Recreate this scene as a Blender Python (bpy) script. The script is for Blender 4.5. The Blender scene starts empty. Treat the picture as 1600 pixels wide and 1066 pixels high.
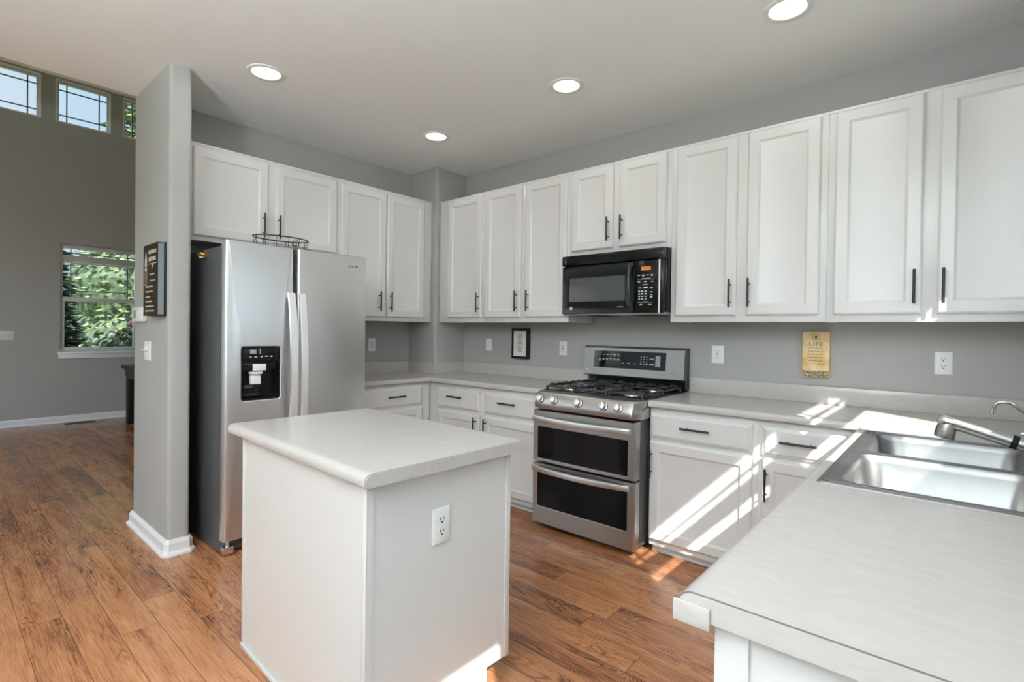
import bpy, bmesh, math, random
from mathutils import Vector, Matrix
random.seed(7)
PI = math.pi
SC = bpy.context.scene
COL = SC.collection

# ------------------------------------------------------------------ camera
cam_d = bpy.data.cameras.new('camera')
cam = bpy.data.objects.new('camera', cam_d)
COL.objects.link(cam)
YAW, PITCH, ROLL = math.radians(40.9793), math.radians(-0.603), math.radians(0.7658)
fw = Vector((-math.sin(YAW)*math.cos(PITCH), math.cos(YAW)*math.cos(PITCH), math.sin(PITCH)))
rt0 = Vector((math.cos(YAW), math.sin(YAW), 0))
up0 = rt0.cross(fw)
rt = rt0*math.cos(ROLL) + up0*math.sin(ROLL)
up = -rt0*math.sin(ROLL) + up0*math.cos(ROLL)
mw = Matrix((rt, up, -fw)).transposed().to_4x4()
mw.translation = Vector((4.0265, -3.4778, 1.3158))
cam.matrix_world = mw
cam_d.sensor_width = 36
cam_d.lens = 801.9868*36/1600
cam_d.shift_y = (525.8161-533)/1600
cam_d.clip_start = 0.05
SC.camera = cam

# ------------------------------------------------------------------ world, sun, exposure
SC.view_settings.view_transform = 'Standard'
SC.view_settings.look = 'None'
SC.view_settings.exposure = 0.34
SC.view_settings.gamma = 1.0
SC.view_settings.use_curve_mapping = False
SC.cycles.use_denoising = True
SC.cycles.max_bounces = 10
SC.cycles.diffuse_bounces = 6
SC.cycles.transparent_max_bounces = 12
SC.cycles.sample_clamp_indirect = 6.0
SC.cycles.caustics_reflective = True
SC.cycles.blur_glossy = 0.6

SKY_FAR, SKY_SUN = 0.78, 3.4
world = bpy.data.worlds.new('sky')
SC.world = world
world.use_nodes = True
wn, wl = world.node_tree.nodes, world.node_tree.links
wn.clear()
w_out = wn.new('ShaderNodeOutputWorld')
w_bg = wn.new('ShaderNodeBackground')
w_tc = wn.new('ShaderNodeTexCoord')
w_noise = wn.new('ShaderNodeTexNoise')
w_noise.inputs['Scale'].default_value = 2.6
w_noise.inputs['Detail'].default_value = 6
w_ramp = wn.new('ShaderNodeValToRGB')
w_ramp.color_ramp.elements[0].position = 0.50
w_ramp.color_ramp.elements[0].color = (0.50, 0.75, 0.99, 1)
w_ramp.color_ramp.elements[1].position = 0.74
w_ramp.color_ramp.elements[1].color = (0.86, 0.92, 0.98, 1)
wl.new(w_tc.outputs['Generated'], w_noise.inputs['Vector'])
wl.new(w_noise.outputs['Fac'], w_ramp.inputs['Fac'])
# the sky is brighter on the sunny side than opposite it
w_dot = wn.new('ShaderNodeVectorMath'); w_dot.operation = 'DOT_PRODUCT'
w_dot.inputs[1].default_value = Vector((1.0, -0.74, 1.06)).normalized()
wl.new(w_tc.outputs['Generated'], w_dot.inputs[0])
w_map = wn.new('ShaderNodeMapRange')
w_map.interpolation_type = 'SMOOTHSTEP'
w_map.inputs['From Min'].default_value = -0.25
w_map.inputs['From Max'].default_value = 0.75
w_map.inputs['To Min'].default_value = SKY_FAR
w_map.inputs['To Max'].default_value = SKY_SUN
wl.new(w_dot.outputs['Value'], w_map.inputs['Value'])
wl.new(w_map.outputs['Result'], w_bg.inputs['Strength'])
# and whiter there, with haze
w_hz = wn.new('ShaderNodeMapRange')
w_hz.interpolation_type = 'SMOOTHSTEP'
w_hz.inputs['From Min'].default_value = -0.25
w_hz.inputs['From Max'].default_value = 0.45
wl.new(w_dot.outputs['Value'], w_hz.inputs['Value'])
w_mix = wn.new('ShaderNodeMixRGB')
w_mix.inputs['Color2'].default_value = (0.74, 0.86, 1.0, 1)
wl.new(w_hz.outputs['Result'], w_mix.inputs['Fac'])
wl.new(w_ramp.outputs['Color'], w_mix.inputs['Color1'])
wl.new(w_mix.outputs['Color'], w_bg.inputs['Color'])
wl.new(w_bg.outputs['Background'], w_out.inputs['Surface'])

SUN_DIR = Vector((-1.0, 0.74, -1.06)).normalized()
sun_d = bpy.data.lights.new('sun', 'SUN')
sun_d.energy = 11.5
sun_d.angle = math.radians(0.55)
sun_d.color = (1.0, 0.97, 0.93)
sun = bpy.data.objects.new('sun', sun_d)
COL.objects.link(sun)
sun.rotation_euler = SUN_DIR.to_track_quat('-Z', 'Y').to_euler()
sun.location = (12, -9, 12)
LAMP_W = 1.6          # each recessed ceiling lamp
FILL_UPLIGHT_W = 360.0  # added lamp behind the camera, fill light bounced off the ceiling
LAMP_C = (1.0, 0.98, 0.96)

# ------------------------------------------------------------------ mesh helpers
class MB:
    """collects shapes and links them as one mesh object"""
    def __init__(self):
        self.v, self.f, self.m = [], [], []
    def add(self, vs, fs, mi=0, M=None):
        b = len(self.v)
        self.v += [tuple(M @ Vector(p)) if M is not None else tuple(p) for p in vs]
        self.f += [tuple(b+i for i in f) for f in fs]
        self.m += [mi]*len(fs)
        return self
    def bm(self, bm, mi=0, M=None):
        bm.verts.index_update()
        self.add([v.co[:] for v in bm.verts], [[v.index for v in f.verts] for f in bm.faces], mi, M)
        bm.free()
        return self
    def box(self, x0, x1, y0, y1, z0, z1, r=0, seg=2, mi=0, M=None):
        if r <= 0:
            vs = [(x, y, z) for z in (z0, z1) for y in (y0, y1) for x in (x0, x1)]
            fs = [(0, 2, 3, 1), (4, 5, 7, 6), (0, 1, 5, 4), (2, 6, 7, 3), (0, 4, 6, 2), (1, 3, 7, 5)]
            return self.add(vs, fs, mi, M)
        b = bmesh.new()
        bmesh.ops.create_cube(b, size=1)
        for v in b.verts:
            v.co = ((x0+x1)/2+v.co.x*(x1-x0), (y0+y1)/2+v.co.y*(y1-y0), (z0+z1)/2+v.co.z*(z1-z0))
        bmesh.ops.bevel(b, geom=b.edges[:], offset=r, segments=seg, profile=0.5, affect='EDGES')
        return self.bm(b, mi, M)
    def tube(self, pts, r, n=8, closed=False, mi=0, M=None, cap=True, flat=None):
        """r: a radius or a radius per point; flat=(axis vector, factor) squashes the section along the axis"""
        pts = [Vector(p) for p in pts]
        N = len(pts)
        rs = r if isinstance(r, (list, tuple)) else [r]*N
        vs, fs = [], []
        ref = None
        for i, p in enumerate(pts):
            a = pts[(i-1) % N] if (closed or i > 0) else p
            c = pts[(i+1) % N] if (closed or i < N-1) else p
            t = (c-a).normalized()
            if ref is None:
                ref = Vector((0, 0, 1)) if abs(t.z) < 0.9 else Vector((1, 0, 0))
            u = (ref - t*ref.dot(t))
            if u.length < 1e-5:
                u = t.orthogonal()
            u.normalize()
            ref = u
            w = t.cross(u)
            for k in range(n):
                an = 2*PI*k/n
                d = (u*math.cos(an)+w*math.sin(an))*rs[i]
                if flat:
                    ax, fac = Vector(flat[0]), flat[1]
                    d = d - ax*d.dot(ax)*(1-fac)
                vs.append(p+d)
        for i in range(N if closed else N-1):
            j = (i+1) % N
            for k in range(n):
                l = (k+1) % n
                fs.append((i*n+k, i*n+l, j*n+l, j*n+k))
        if cap and not closed:
            fs.append(tuple(range(n-1, -1, -1)))
            fs.append(tuple((N-1)*n+k for k in range(n)))
        return self.add(vs, fs, mi, M)
    def cyl(self, p0, p1, r, n=16, mi=0, M=None, r1=None):
        return self.tube([p0, p1], [r, r if r1 is None else r1], n, mi=mi, M=M)
    def lathe(self, prof, c=(0, 0, 0), n=24, mi=0, M=None, sx=1, sy=1):
        """prof: (radius, z) pairs, bottom first, turned about z through c"""
        vs, fs = [], []
        for r, z in prof:
            for k in range(n):
                an = 2*PI*k/n
                vs.append((c[0]+r*sx*math.cos(an), c[1]+r*sy*math.sin(an), c[2]+z))
        for i in range(len(prof)-1):
            for k in range(n):
                l = (k+1) % n
                fs.append((i*n+k, i*n+l, (i+1)*n+l, (i+1)*n+k))
        if prof[0][0] > 1e-5:
            fs.append(tuple(range(n-1, -1, -1)))
        if prof[-1][0] > 1e-5:
            fs.append(tuple((len(prof)-1)*n+k for k in range(n)))
        return self.add(vs, fs, mi, M)
    def sweep(self, prof, path, closed=False, mi=0, M=None):
        """prof: (offset to the right of travel, z) polygon; path: (x, y) points, mitred"""
        N = len(path)
        P = [Vector((p[0], p[1])) for p in path]
        vs, fs = [], []
        for i in range(N):
            def nrm(a, b):
                d = (b-a).normalized()
                return Vector((d.y, -d.x))
            ns = []
            if closed or i > 0:
                ns.append(nrm(P[(i-1) % N], P[i]))
            if closed or i < N-1:
                ns.append(nrm(P[i], P[(i+1) % N]))
            m = ns[0] if len(ns) == 1 else (ns[0]+ns[1]).normalized()/max(0.2, (ns[0]+ns[1]).normalized().dot(ns[0]))
            for o, z in prof:
                vs.append((P[i].x+m.x*o, P[i].y+m.y*o, z))
        n = len(prof)
        for i in range(N if closed else N-1):
            j = (i+1) % N
            for k in range(n):
                l = (k+1) % n
                fs.append((i*n+k, j*n+k, j*n+l, i*n+l))
        if not closed:
            fs.append(tuple(range(n)))
            fs.append(tuple((N-1)*n+k for k in range(n-1, -1, -1)))
        return self.add(vs, fs, mi, M)
    def prism(self, poly, z0, z1, mi=0, M=None):
        n = len(poly)
        vs = [(p[0], p[1], z0) for p in poly]+[(p[0], p[1], z1) for p in poly]
        fs = [tuple(range(n-1, -1, -1)), tuple(range(n, 2*n))]
        fs += [(i, (i+1) % n, n+(i+1) % n, n+i) for i in range(n)]
        return self.add(vs, fs, mi, M)
    def rings(self, loops, mi=0, M=None, cap0=True, cap1=True, mis=None):
        """loops of equal length joined by quads, first and last capped"""
        n = len(loops[0])
        vs = [p for l in loops for p in l]
        b = len(self.f)
        fs, mm = [], []
        for i in range(len(loops)-1):
            for k in range(n):
                l = (k+1) % n
                fs.append((i*n+k, i*n+l, (i+1)*n+l, (i+1)*n+k))
                mm.append(mis[i] if mis else mi)
        if cap0:
            fs.append(tuple(range(n-1, -1, -1))); mm.append(mi)
        if cap1:
            fs.append(tuple((len(loops)-1)*n+k for k in range(n))); mm.append(mis[-1] if mis else mi)
        self.add(vs, fs, mi, M)
        self.m[b:] = mm
        return self
    def build(self, name, mats, parent=None, smooth=40, label=None):
        me = bpy.data.meshes.new(name)
        me.from_pydata(self.v, [], self.f)
        if not isinstance(mats, (list, tuple)):
            mats = [mats]
        for m in mats:
            me.materials.append(m)
        for p, i in zip(me.polygons, self.m):
            p.material_index = i
        me.validate()
        b = bmesh.new()
        b.from_mesh(me)
        bmesh.ops.recalc_face_normals(b, faces=b.faces[:])
        b.to_mesh(me)
        b.free()
        if smooth:
            me.shade_smooth()
            me.set_sharp_from_angle(angle=math.radians(smooth))
        me.update()
        o = bpy.data.objects.new(name, me)
        COL.objects.link(o)
        if parent is not None:
            o.parent = parent
        if label:
            o['label'] = label
        return o

def rect(u0, u1, v0, v1, n, r=0.0, k=4):
    """loop of points in a local frame: x = u, z = v, y = -n (towards the viewer); rounded when r > 0"""
    if r <= 0:
        return [(u0, -n, v0), (u1, -n, v0), (u1, -n, v1), (u0, -n, v1)]
    out = []
    for cu, cv, a0 in ((u1-r, v0+r, -PI/2), (u1-r, v1-r, 0), (u0+r, v1-r, PI/2), (u0+r, v0+r, PI)):
        for i in range(k+1):
            a = a0+PI/2*i/k
            out.append((cu+r*math.cos(a), -n, cv+r*math.sin(a)))
    return out

def tag(o, label=None, cat=None, group=None, kind=None):
    if label: o['label'] = label
    if cat: o['category'] = cat
    if group: o['group'] = group
    if kind: o['kind'] = kind
    return o

def thing(name, label, cat, loc=(0, 0, 0), rz=0.0, group=None):
    o = bpy.data.objects.new(name, None)
    o.empty_display_size = 0.1
    COL.objects.link(o)
    o.location = loc
    o.rotation_euler = (0, 0, rz)
    return tag(o, label, cat, group)

def struct(name, mb, mats, smooth=40):
    return tag(mb.build(name, mats, None, smooth), kind='structure')

def struct_root(name, loc=(0, 0, 0), rz=0.0):
    o = bpy.data.objects.new(name, None)
    COL.objects.link(o)
    o.location = loc
    o.rotation_euler = (0, 0, rz)
    o['kind'] = 'structure'
    return o

_text_cache = {}
def text_geo(s, size, extrude=0.0004, spacing=1.0, italic=0.0):
    """verts and faces of a line of lettering, centred on the origin in x, baseline at 0"""
    cu = bpy.data.curves.new('lettering', 'FONT')
    cu.body = s
    cu.size = size
    cu.extrude = extrude
    cu.align_x = 'CENTER'
    cu.space_character = spacing
    cu.shear = italic
    cu.resolution_u = 3
    ob = bpy.data.objects.new('lettering', cu)
    COL.objects.link(ob)
    dg = bpy.context.evaluated_depsgraph_get()
    me = bpy.data.meshes.new_from_object(ob.evaluated_get(dg))
    vs = [v.co[:] for v in me.vertices]
    fs = [tuple(p.vertices) for p in me.polygons]
    bpy.data.objects.remove(ob)
    bpy.data.curves.remove(cu)
    bpy.data.meshes.remove(me)
    return vs, fs

def put_text(mb, s, u, v, n, size, mi=0, width=None, **kw):
    """lettering in the local frame x = u, z = v, y = -n"""
    vs, fs = text_geo(s, size, **kw)
    sx = 1.0
    if width and vs:
        w = max(p[0] for p in vs)-min(p[0] for p in vs)
        sx = width/w
    mb.add([(u+p[0]*sx, -n-p[2], v+p[1]) for p in vs], fs, mi)

# ------------------------------------------------------------------ materials
def new_mat(name):
    m = bpy.data.materials.new(name)
    m.use_nodes = True
    nt = m.node_tree
    return m, nt.nodes, nt.links, nt.nodes['Principled BSDF']

def simple(name, col, rough=0.5, metal=0.0, noise=0.0, nscale=8.0, bump=0.0, bscale=200.0, spec=0.5, coat=0.0, emit=None, estr=0.0):
    m, N, L, B = new_mat(name)
    B.inputs['Base Color'].default_value = (*col, 1)
    B.inputs['Roughness'].default_value = rough
    B.inputs['Metallic'].default_value = metal
    B.inputs['Specular IOR Level'].default_value = spec
    B.inputs['Coat Weight'].default_value = coat
    tc = N.new('ShaderNodeTexCoord')
    if noise > 0:
        t = N.new('ShaderNodeTexNoise')
        t.inputs['Scale'].default_value = nscale
        t.inputs['Detail'].default_value = 4
        L.new(tc.outputs['Object'], t.inputs['Vector'])
        mx = N.new('ShaderNodeMixRGB')
        mx.inputs['Color1'].default_value = (*[c*(1-noise) for c in col], 1)
        mx.inputs['Color2'].default_value = (*[min(1, c*(1+noise)) for c in col], 1)
        L.new(t.outputs['Fac'], mx.inputs['Fac'])
        L.new(mx.outputs['Color'], B.inputs['Base Color'])
    if bump > 0:
        t2 = N.new('ShaderNodeTexNoise')
        t2.inputs['Scale'].default_value = bscale
        t2.inputs['Detail'].default_value = 3
        L.new(tc.outputs['Object'], t2.inputs['Vector'])
        bp = N.new('ShaderNodeBump')
        bp.inputs['Strength'].default_value = bump
        bp.inputs['Distance'].default_value = 0.002
        L.new(t2.outputs['Fac'], bp.inputs['Height'])
        L.new(bp.outputs['Normal'], B.inputs['Normal'])
    if emit:
        B.inputs['Emission Color'].default_value = (*emit, 1)
        B.inputs['Emission Strength'].default_value = estr
    return m

def steel(name, col=(0.60, 0.60, 0.60), rough=0.30, stretch=(1, 1, 90), bump=0.05):
    """brushed metal: fine lines from noise squeezed along one axis"""
    m, N, L, B = new_mat(name)
    B.inputs['Metallic'].default_value = 1.0
    tc = N.new('ShaderNodeTexCoord')
    mp = N.new('ShaderNodeMapping')
    mp.inputs['Scale'].default_value = stretch
    t = N.new('ShaderNodeTexNoise')
    t.inputs['Scale'].default_value = 6
    t.inputs['Detail'].default_value = 5
    L.new(tc.outputs['Object'], mp.inputs['Vector'])
    L.new(mp.outputs['Vector'], t.inputs['Vector'])
    mx = N.new('ShaderNodeMixRGB')
    mx.inputs['Color1'].default_value = (*[c*0.93 for c in col], 1)
    mx.inputs['Color2'].default_value = (*[min(1, c*1.07) for c in col], 1)
    L.new(t.outputs['Fac'], mx.inputs['Fac'])
    L.new(mx.outputs['Color'], B.inputs['Base Color'])
    mr = N.new('ShaderNodeMapRange')
    mr.inputs['To Min'].default_value = rough*0.85
    mr.inputs['To Max'].default_value = rough*1.15
    L.new(t.outputs['Fac'], mr.inputs['Value'])
    L.new(mr.outputs['Result'], B.inputs['Roughness'])
    bp = N.new('ShaderNodeBump')
    bp.inputs['Strength'].default_value = bump
    bp.inputs['Distance'].default_value = 0.001
    L.new(t.outputs['Fac'], bp.inputs['Height'])
    L.new(bp.outputs['Normal'], B.inputs['Normal'])
    return m

def laminate(name):
    """warm white counter laminate with faint drawn-out pinkish and grey streaks"""
    m, N, L, B = new_mat(name)
    tc = N.new('ShaderNodeTexCoord')
    mp = N.new('ShaderNodeMapping')
    mp.inputs['Scale'].default_value = (5.0, 16.0, 16.0)
    mp.inputs['Rotation'].default_value = (0, 0, 0.35)
    t = N.new('ShaderNodeTexNoise')
    t.inputs['Scale'].default_value = 3.0
    t.inputs['Detail'].default_value = 8
    t.inputs['Distortion'].default_value = 1.2
    L.new(tc.outputs['Object'], mp.inputs['Vector'])
    L.new(mp.outputs['Vector'], t.inputs['Vector'])
    r = N.new('ShaderNodeValToRGB')
    e = r.color_ramp.elements
    e[0].position, e[0].color = 0.30, (0.468, 0.444, 0.418, 1)
    e[1].position, e[1].color = 0.72, (0.498, 0.478, 0.454, 1)
    x = e.new(0.46); x.color = (0.478, 0.450, 0.425, 1)
    x = e.new(0.56); x.color = (0.488, 0.464, 0.440, 1)
    L.new(t.outputs['Fac'], r.inputs['Fac'])
    L.new(r.outputs['Color'], B.inputs['Base Color'])
    B.inputs['Roughness'].default_value = 0.22
    return m

def wood_floor(name):
    m, N, L, B = new_mat(name)
    def math_n(op, a=None, b=None, va=None, vb=None):
        n = N.new('ShaderNodeMath'); n.operation = op
        if a is not None: L.new(a, n.inputs[0])
        if b is not None: L.new(b, n.inputs[1])
        if va is not None: n.inputs[0].default_value = va
        if vb is not None: n.inputs[1].default_value = vb
        return n.outputs[0]
    tc = N.new('ShaderNodeTexCoord')
    sp = N.new('ShaderNodeSeparateXYZ')
    L.new(tc.outputs['Object'], sp.inputs[0])
    X, Y = sp.outputs['X'], sp.outputs['Y']
    W, LEN = 0.137, 1.21
    v = math_n('DIVIDE', math_n('ADD', Y, vb=2.785), vb=W)
    row = math_n('FLOOR', v)
    fv = math_n('FRACT', v)
    wr = N.new('ShaderNodeTexWhiteNoise'); wr.noise_dimensions = '1D'
    L.new(row, wr.inputs['W'])
    u = math_n('ADD', math_n('DIVIDE', X, vb=LEN), math_n('MULTIPLY', wr.outputs['Value'], vb=5.3))
    colm = math_n('FLOOR', u)
    fu = math_n('FRACT', u)
    cid = N.new('ShaderNodeCombineXYZ')
    L.new(row, cid.inputs[0]); L.new(colm, cid.inputs[1])
    wp = N.new('ShaderNodeTexWhiteNoise'); wp.noise_dimensions = '3D'
    L.new(cid.outputs[0], wp.inputs['Vector'])
    # grain space, shifted plank by plank
    gx = math_n('ADD', X, math_n('MULTIPLY', wp.outputs['Value'], vb=37.0))
    g = N.new('ShaderNodeCombineXYZ')
    L.new(math_n('MULTIPLY', gx, vb=1.5), g.inputs[0])
    L.new(math_n('MULTIPLY', Y, vb=9.0), g.inputs[1])
    L.new(math_n('MULTIPLY', wp.outputs['Value'], vb=11.0), g.inputs[2])
    n1 = N.new('ShaderNodeTexNoise')
    n1.inputs['Scale'].default_value = 1.5; n1.inputs['Detail'].default_value = 7
    n1.inputs['Roughness'].default_value = 0.6; n1.inputs['Distortion'].default_value = 0.35
    L.new(g.outputs[0], n1.inputs['Vector'])
    # flowing figure: contour bands of a smooth noise field
    n2 = N.new('ShaderNodeTexNoise')
    n2.inputs['Scale'].default_value = 1.0; n2.inputs['Detail'].default_value = 2
    n2.inputs['Distortion'].default_value = 0.9
    L.new(g.outputs[0], n2.inputs['Vector'])
    band = math_n('FRACT', math_n('MULTIPLY', n2.outputs['Fac'], vb=22.0))
    band = math_n('ABSOLUTE', math_n('SUBTRACT', band, vb=0.5))
    band = math_n('MULTIPLY', band, vb=2.0)
    n3 = N.new('ShaderNodeTexNoise')
    n3.inputs['Scale'].default_value = 34; n3.inputs['Detail'].default_value = 3
    g3 = N.new('ShaderNodeCombineXYZ')
    L.new(math_n('MULTIPLY', gx, vb=0.22), g3.inputs[0]); L.new(math_n('MULTIPLY', Y, vb=6.0), g3.inputs[1])
    L.new(g3.outputs[0], n3.inputs['Vector'])
    def centred(o, k):
        return math_n('MULTIPLY', math_n('SUBTRACT', o, vb=0.5), vb=k)
    # thin dark contour lines, only where a slow mask lets the figure show
    line = math_n('SUBTRACT', None, math_n('MINIMUM', math_n('MULTIPLY', band, vb=1.6), vb=1.0), va=1.0)
    n4 = N.new('ShaderNodeTexNoise')
    n4.inputs['Scale'].default_value = 0.9; n4.inputs['Detail'].default_value = 2
    L.new(g.outputs[0], n4.inputs['Vector'])
    mk = N.new('ShaderNodeMapRange')
    mk.inputs['From Min'].default_value = 0.42; mk.inputs['From Max'].default_value = 0.60
    L.new(n4.outputs['Fac'], mk.inputs['Value'])
    fac = math_n('ADD', centred(n1.outputs['Fac'], 0.60), centred(n3.outputs['Fac'], 0.62))
    fac = math_n('ADD', fac, centred(wp.outputs['Value'], 0.17))
    fac = math_n('SUBTRACT', fac, math_n('MULTIPLY', math_n('MULTIPLY', line, mk.outputs['Result']), vb=0.21))
    fac = math_n('ADD', fac, vb=0.545)
    r = N.new('ShaderNodeValToRGB')
    e = r.color_ramp.elements
    e[0].position, e[0].color = 0.24, (0.070, 0.028, 0.014, 1)
    e[1].position, e[1].color = 0.92, (0.570, 0.300, 0.150, 1)
    x = e.new(0.40); x.color = (0.225, 0.090, 0.040, 1)
    x = e.new(0.52); x.color = (0.355, 0.152, 0.068, 1)
    x = e.new(0.64); x.color = (0.435, 0.198, 0.092, 1)
    L.new(fac, r.inputs['Fac'])
    # seams
    ev = math_n('MINIMUM', fv, math_n('SUBTRACT', None, fv, va=1.0))
    sv = math_n('LESS_THAN', ev, vb=0.011)
    eu = math_n('MINIMUM', fu, math_n('SUBTRACT', None, fu, va=1.0))
    su = math_n('LESS_THAN', eu, vb=0.0013)
    seam = math_n('MAXIMUM', sv, su)
    mx = N.new('ShaderNodeMixRGB')
    mx.inputs['Color2'].default_value = (0.055, 0.025, 0.012, 1)
    L.new(math_n('MULTIPLY', seam, vb=0.75), mx.inputs['Fac'])
    L.new(r.outputs['Color'], mx.inputs['Color1'])
    L.new(mx.outputs['Color'], B.inputs['Base Color'])
    B.inputs['Roughness'].default_value = 0.26
    mr = N.new('ShaderNodeMapRange')
    mr.inputs['To Min'].default_value = 0.15
    mr.inputs['To Max'].default_value = 0.27
    L.new(n1.outputs['Fac'], mr.inputs['Value'])
    L.new(mr.outputs['Result'], B.inputs['Roughness'])
    bp = N.new('ShaderNodeBump')
    bp.inputs['Strength'].default_value = 0.25
    bp.inputs['Distance'].default_value = 0.001
    L.new(math_n('SUBTRACT', n3.outputs['Fac'], seam), bp.inputs['Height'])
    L.new(bp.outputs['Normal'], B.inputs['Normal'])
    return m

def glass(name, tint=(1, 1, 1), gloss=0.08):
    """thin window glass: lets light and shadow rays straight through, mirrors a little"""
    m, N, L, B = new_mat(name)
    N.remove(B)
    out = N['Material Output']
    tr = N.new('ShaderNodeBsdfTransparent'); tr.inputs['Color'].default_value = (*tint, 1)
    gl = N.new('ShaderNodeBsdfGlossy'); gl.inputs['Roughness'].default_value = 0.02
    lw = N.new('ShaderNodeLayerWeight')
    p5 = N.new('ShaderNodeMath'); p5.operation = 'POWER'; p5.inputs[1].default_value = 4.0
    L.new(lw.outputs['Facing'], p5.inputs[0])
    fr = N.new('ShaderNodeMapRange'); fr.inputs['To Min'].default_value = 0.03; fr.inputs['To Max'].default_value = 0.7
    L.new(p5.outputs[0], fr.inputs['Value'])
    mx = N.new('ShaderNodeMixShader')
    L.new(fr.outputs[0], mx.inputs[0]); L.new(tr.outputs[0], mx.inputs[1]); L.new(gl.outputs[0], mx.inputs[2])
    L.new(mx.outputs[0], out.inputs['Surface'])
    return m

def foliage_mat(name, c0, c1, scale=3.0):
    m, N, L, B = new_mat(name)
    tc = N.new('ShaderNodeTexCoord')
    t = N.new('ShaderNodeTexNoise'); t.inputs['Scale'].default_value = scale; t.inputs['Detail'].default_value = 4
    L.new(tc.outputs['Object'], t.inputs['Vector'])
    r = N.new('ShaderNodeValToRGB')
    r.color_ramp.elements[0].position, r.color_ramp.elements[0].color = 0.35, (*c0, 1)
    r.color_ramp.elements[1].position, r.color_ramp.elements[1].color = 0.65, (*c1, 1)
    L.new(t.outputs['Fac'], r.inputs['Fac'])
    L.new(r.outputs['Color'], B.inputs['Base Color'])
    B.inputs['Roughness'].default_value = 0.7
    return m

M = {}
M['wall'] = simple('grey_wall_paint', (0.360, 0.356, 0.341), 0.62, noise=0.02, nscale=1.5, bump=0.12, bscale=90)
M['ceiling'] = simple('white_ceiling_paint', (0.87, 0.87, 0.865), 0.85, noise=0.01, bump=0.10, bscale=60)
M['trim'] = simple('white_trim_paint', (0.78, 0.785, 0.79), 0.35, noise=0.01)
M['cab'] = simple('white_cabinet_paint', (0.680, 0.675, 0.660), 0.30, noise=0.012, nscale=3, bump=0.03, bscale=25)
M['cab_dark'] = simple('cabinet_underside_shadowed_board', (0.45, 0.43, 0.40), 0.6, noise=0.05)
M['lam'] = laminate('counter_laminate')
M['seam'] = simple('dark_glue_line', (0.12, 0.115, 0.11), 0.6, noise=0.1)
M['floor'] = wood_floor('swirled_brown_plank_floor')
M['black'] = simple('matt_black_metal', (0.012, 0.012, 0.012), 0.42, metal=0.2, noise=0.1, nscale=60)
M['steel_v'] = steel('brushed_steel_doors', (0.74, 0.735, 0.725), 0.34, (1, 1, 70))
M['steel_h'] = steel('brushed_steel_bars', (0.80, 0.795, 0.785), 0.36, (1, 70, 70))
M['steel_r'] = steel('brushed_steel_range', (0.46, 0.45, 0.44), 0.34, (1.0, 40, 60))
M['handlesteel'] = simple('pale_satin_handle', (0.93, 0.93, 0.92), 0.42, metal=0.75, noise=0.01)
M['matgrey'] = simple('grey_bounce_damper', (0.10, 0.10, 0.10), 0.9, noise=0.25, nscale=120)
M['steel_b'] = steel('brushed_steel_backguard', (0.30, 0.295, 0.285), 0.38, (1.0, 40, 60))
M['handlegloss'] = simple('polished_black_handle', (0.02, 0.02, 0.02), 0.10, noise=0.05, spec=0.6)
M['steel_sink'] = steel('satin_sink_steel', (0.25, 0.25, 0.248), 0.45, (30, 1, 30), 0.02)
M['nickel'] = simple('satin_nickel', (0.46, 0.455, 0.44), 0.27, metal=1.0, noise=0.01)
M['chrome'] = simple('chrome', (0.80, 0.80, 0.80), 0.08, metal=1.0, noise=0.01)
M['case'] = simple('dark_grey_textured_case', (0.062, 0.063, 0.066), 0.45, noise=0.06, nscale=30, bump=0.15, bscale=300)
M['blackglass'] = simple('black_oven_glass', (0.004, 0.004, 0.004), 0.06, noise=0.05, spec=0.16)
M['blackgloss'] = simple('gloss_black_plastic', (0.006, 0.006, 0.006), 0.18, noise=0.05, spec=0.22)
M['mwglass'] = simple('grey_perforated_window', (0.050, 0.050, 0.048), 0.14, noise=0.08, nscale=400, spec=0.3)
M['iron'] = simple('cast_iron_grate', (0.022, 0.022, 0.024), 0.50, noise=0.2, nscale=60, bump=0.2, bscale=250)
M['enamel'] = simple('black_cooktop_enamel', (0.012, 0.012, 0.013), 0.18, noise=0.1)
M['alu'] = simple('dull_burner_aluminium', (0.55, 0.55, 0.54), 0.35, metal=1.0, noise=0.05)
M['white'] = simple('white_plastic', (0.80, 0.80, 0.785), 0.30, noise=0.01)
M['slot'] = simple('dark_slots', (0.02, 0.02, 0.02), 0.6, noise=0.1)
M['mark'] = simple('pale_print', (0.62, 0.62, 0.60), 0.5, noise=0.02)
M['greymark'] = simple('grey_print', (0.22, 0.22, 0.22), 0.5, noise=0.02)
M['amber'] = simple('amber_clock_display', (0.30, 0.11, 0.008), 0.4, noise=0.05, emit=(1.0, 0.34, 0.01), estr=0.17)
M['keys'] = simple('grey_touch_keys', (0.30, 0.30, 0.30), 0.4, noise=0.05)
M['clear'] = glass('clear_plastic', (0.72, 0.73, 0.74))
M['glass'] = glass('window_glass', (0.97, 0.985, 0.98))
M['lamp'] = simple('glowing_lamp_lens', (0.9, 0.88, 0.82), 0.5, noise=0.01, emit=(1.0, 0.90, 0.76), estr=2.6)
M['brass'] = simple('aged_brass', (0.62, 0.36, 0.12), 0.25, metal=1.0, noise=0.1, nscale=40)
M['signface'] = simple('dark_brown_board', (0.026, 0.013, 0.008), 0.6, noise=0.35, nscale=25, spec=0.15)
M['signside'] = simple('slate_blue_edge', (0.16, 0.19, 0.21), 0.6, noise=0.1, nscale=20)
M['cream'] = simple('cream_print', (0.50, 0.45, 0.34), 0.6, noise=0.1)
M['paper'] = simple('white_mount_paper', (0.72, 0.71, 0.69), 0.6, noise=0.01)
M['ink'] = simple('black_ink', (0.05, 0.045, 0.04), 0.6, noise=0.05)
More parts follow.
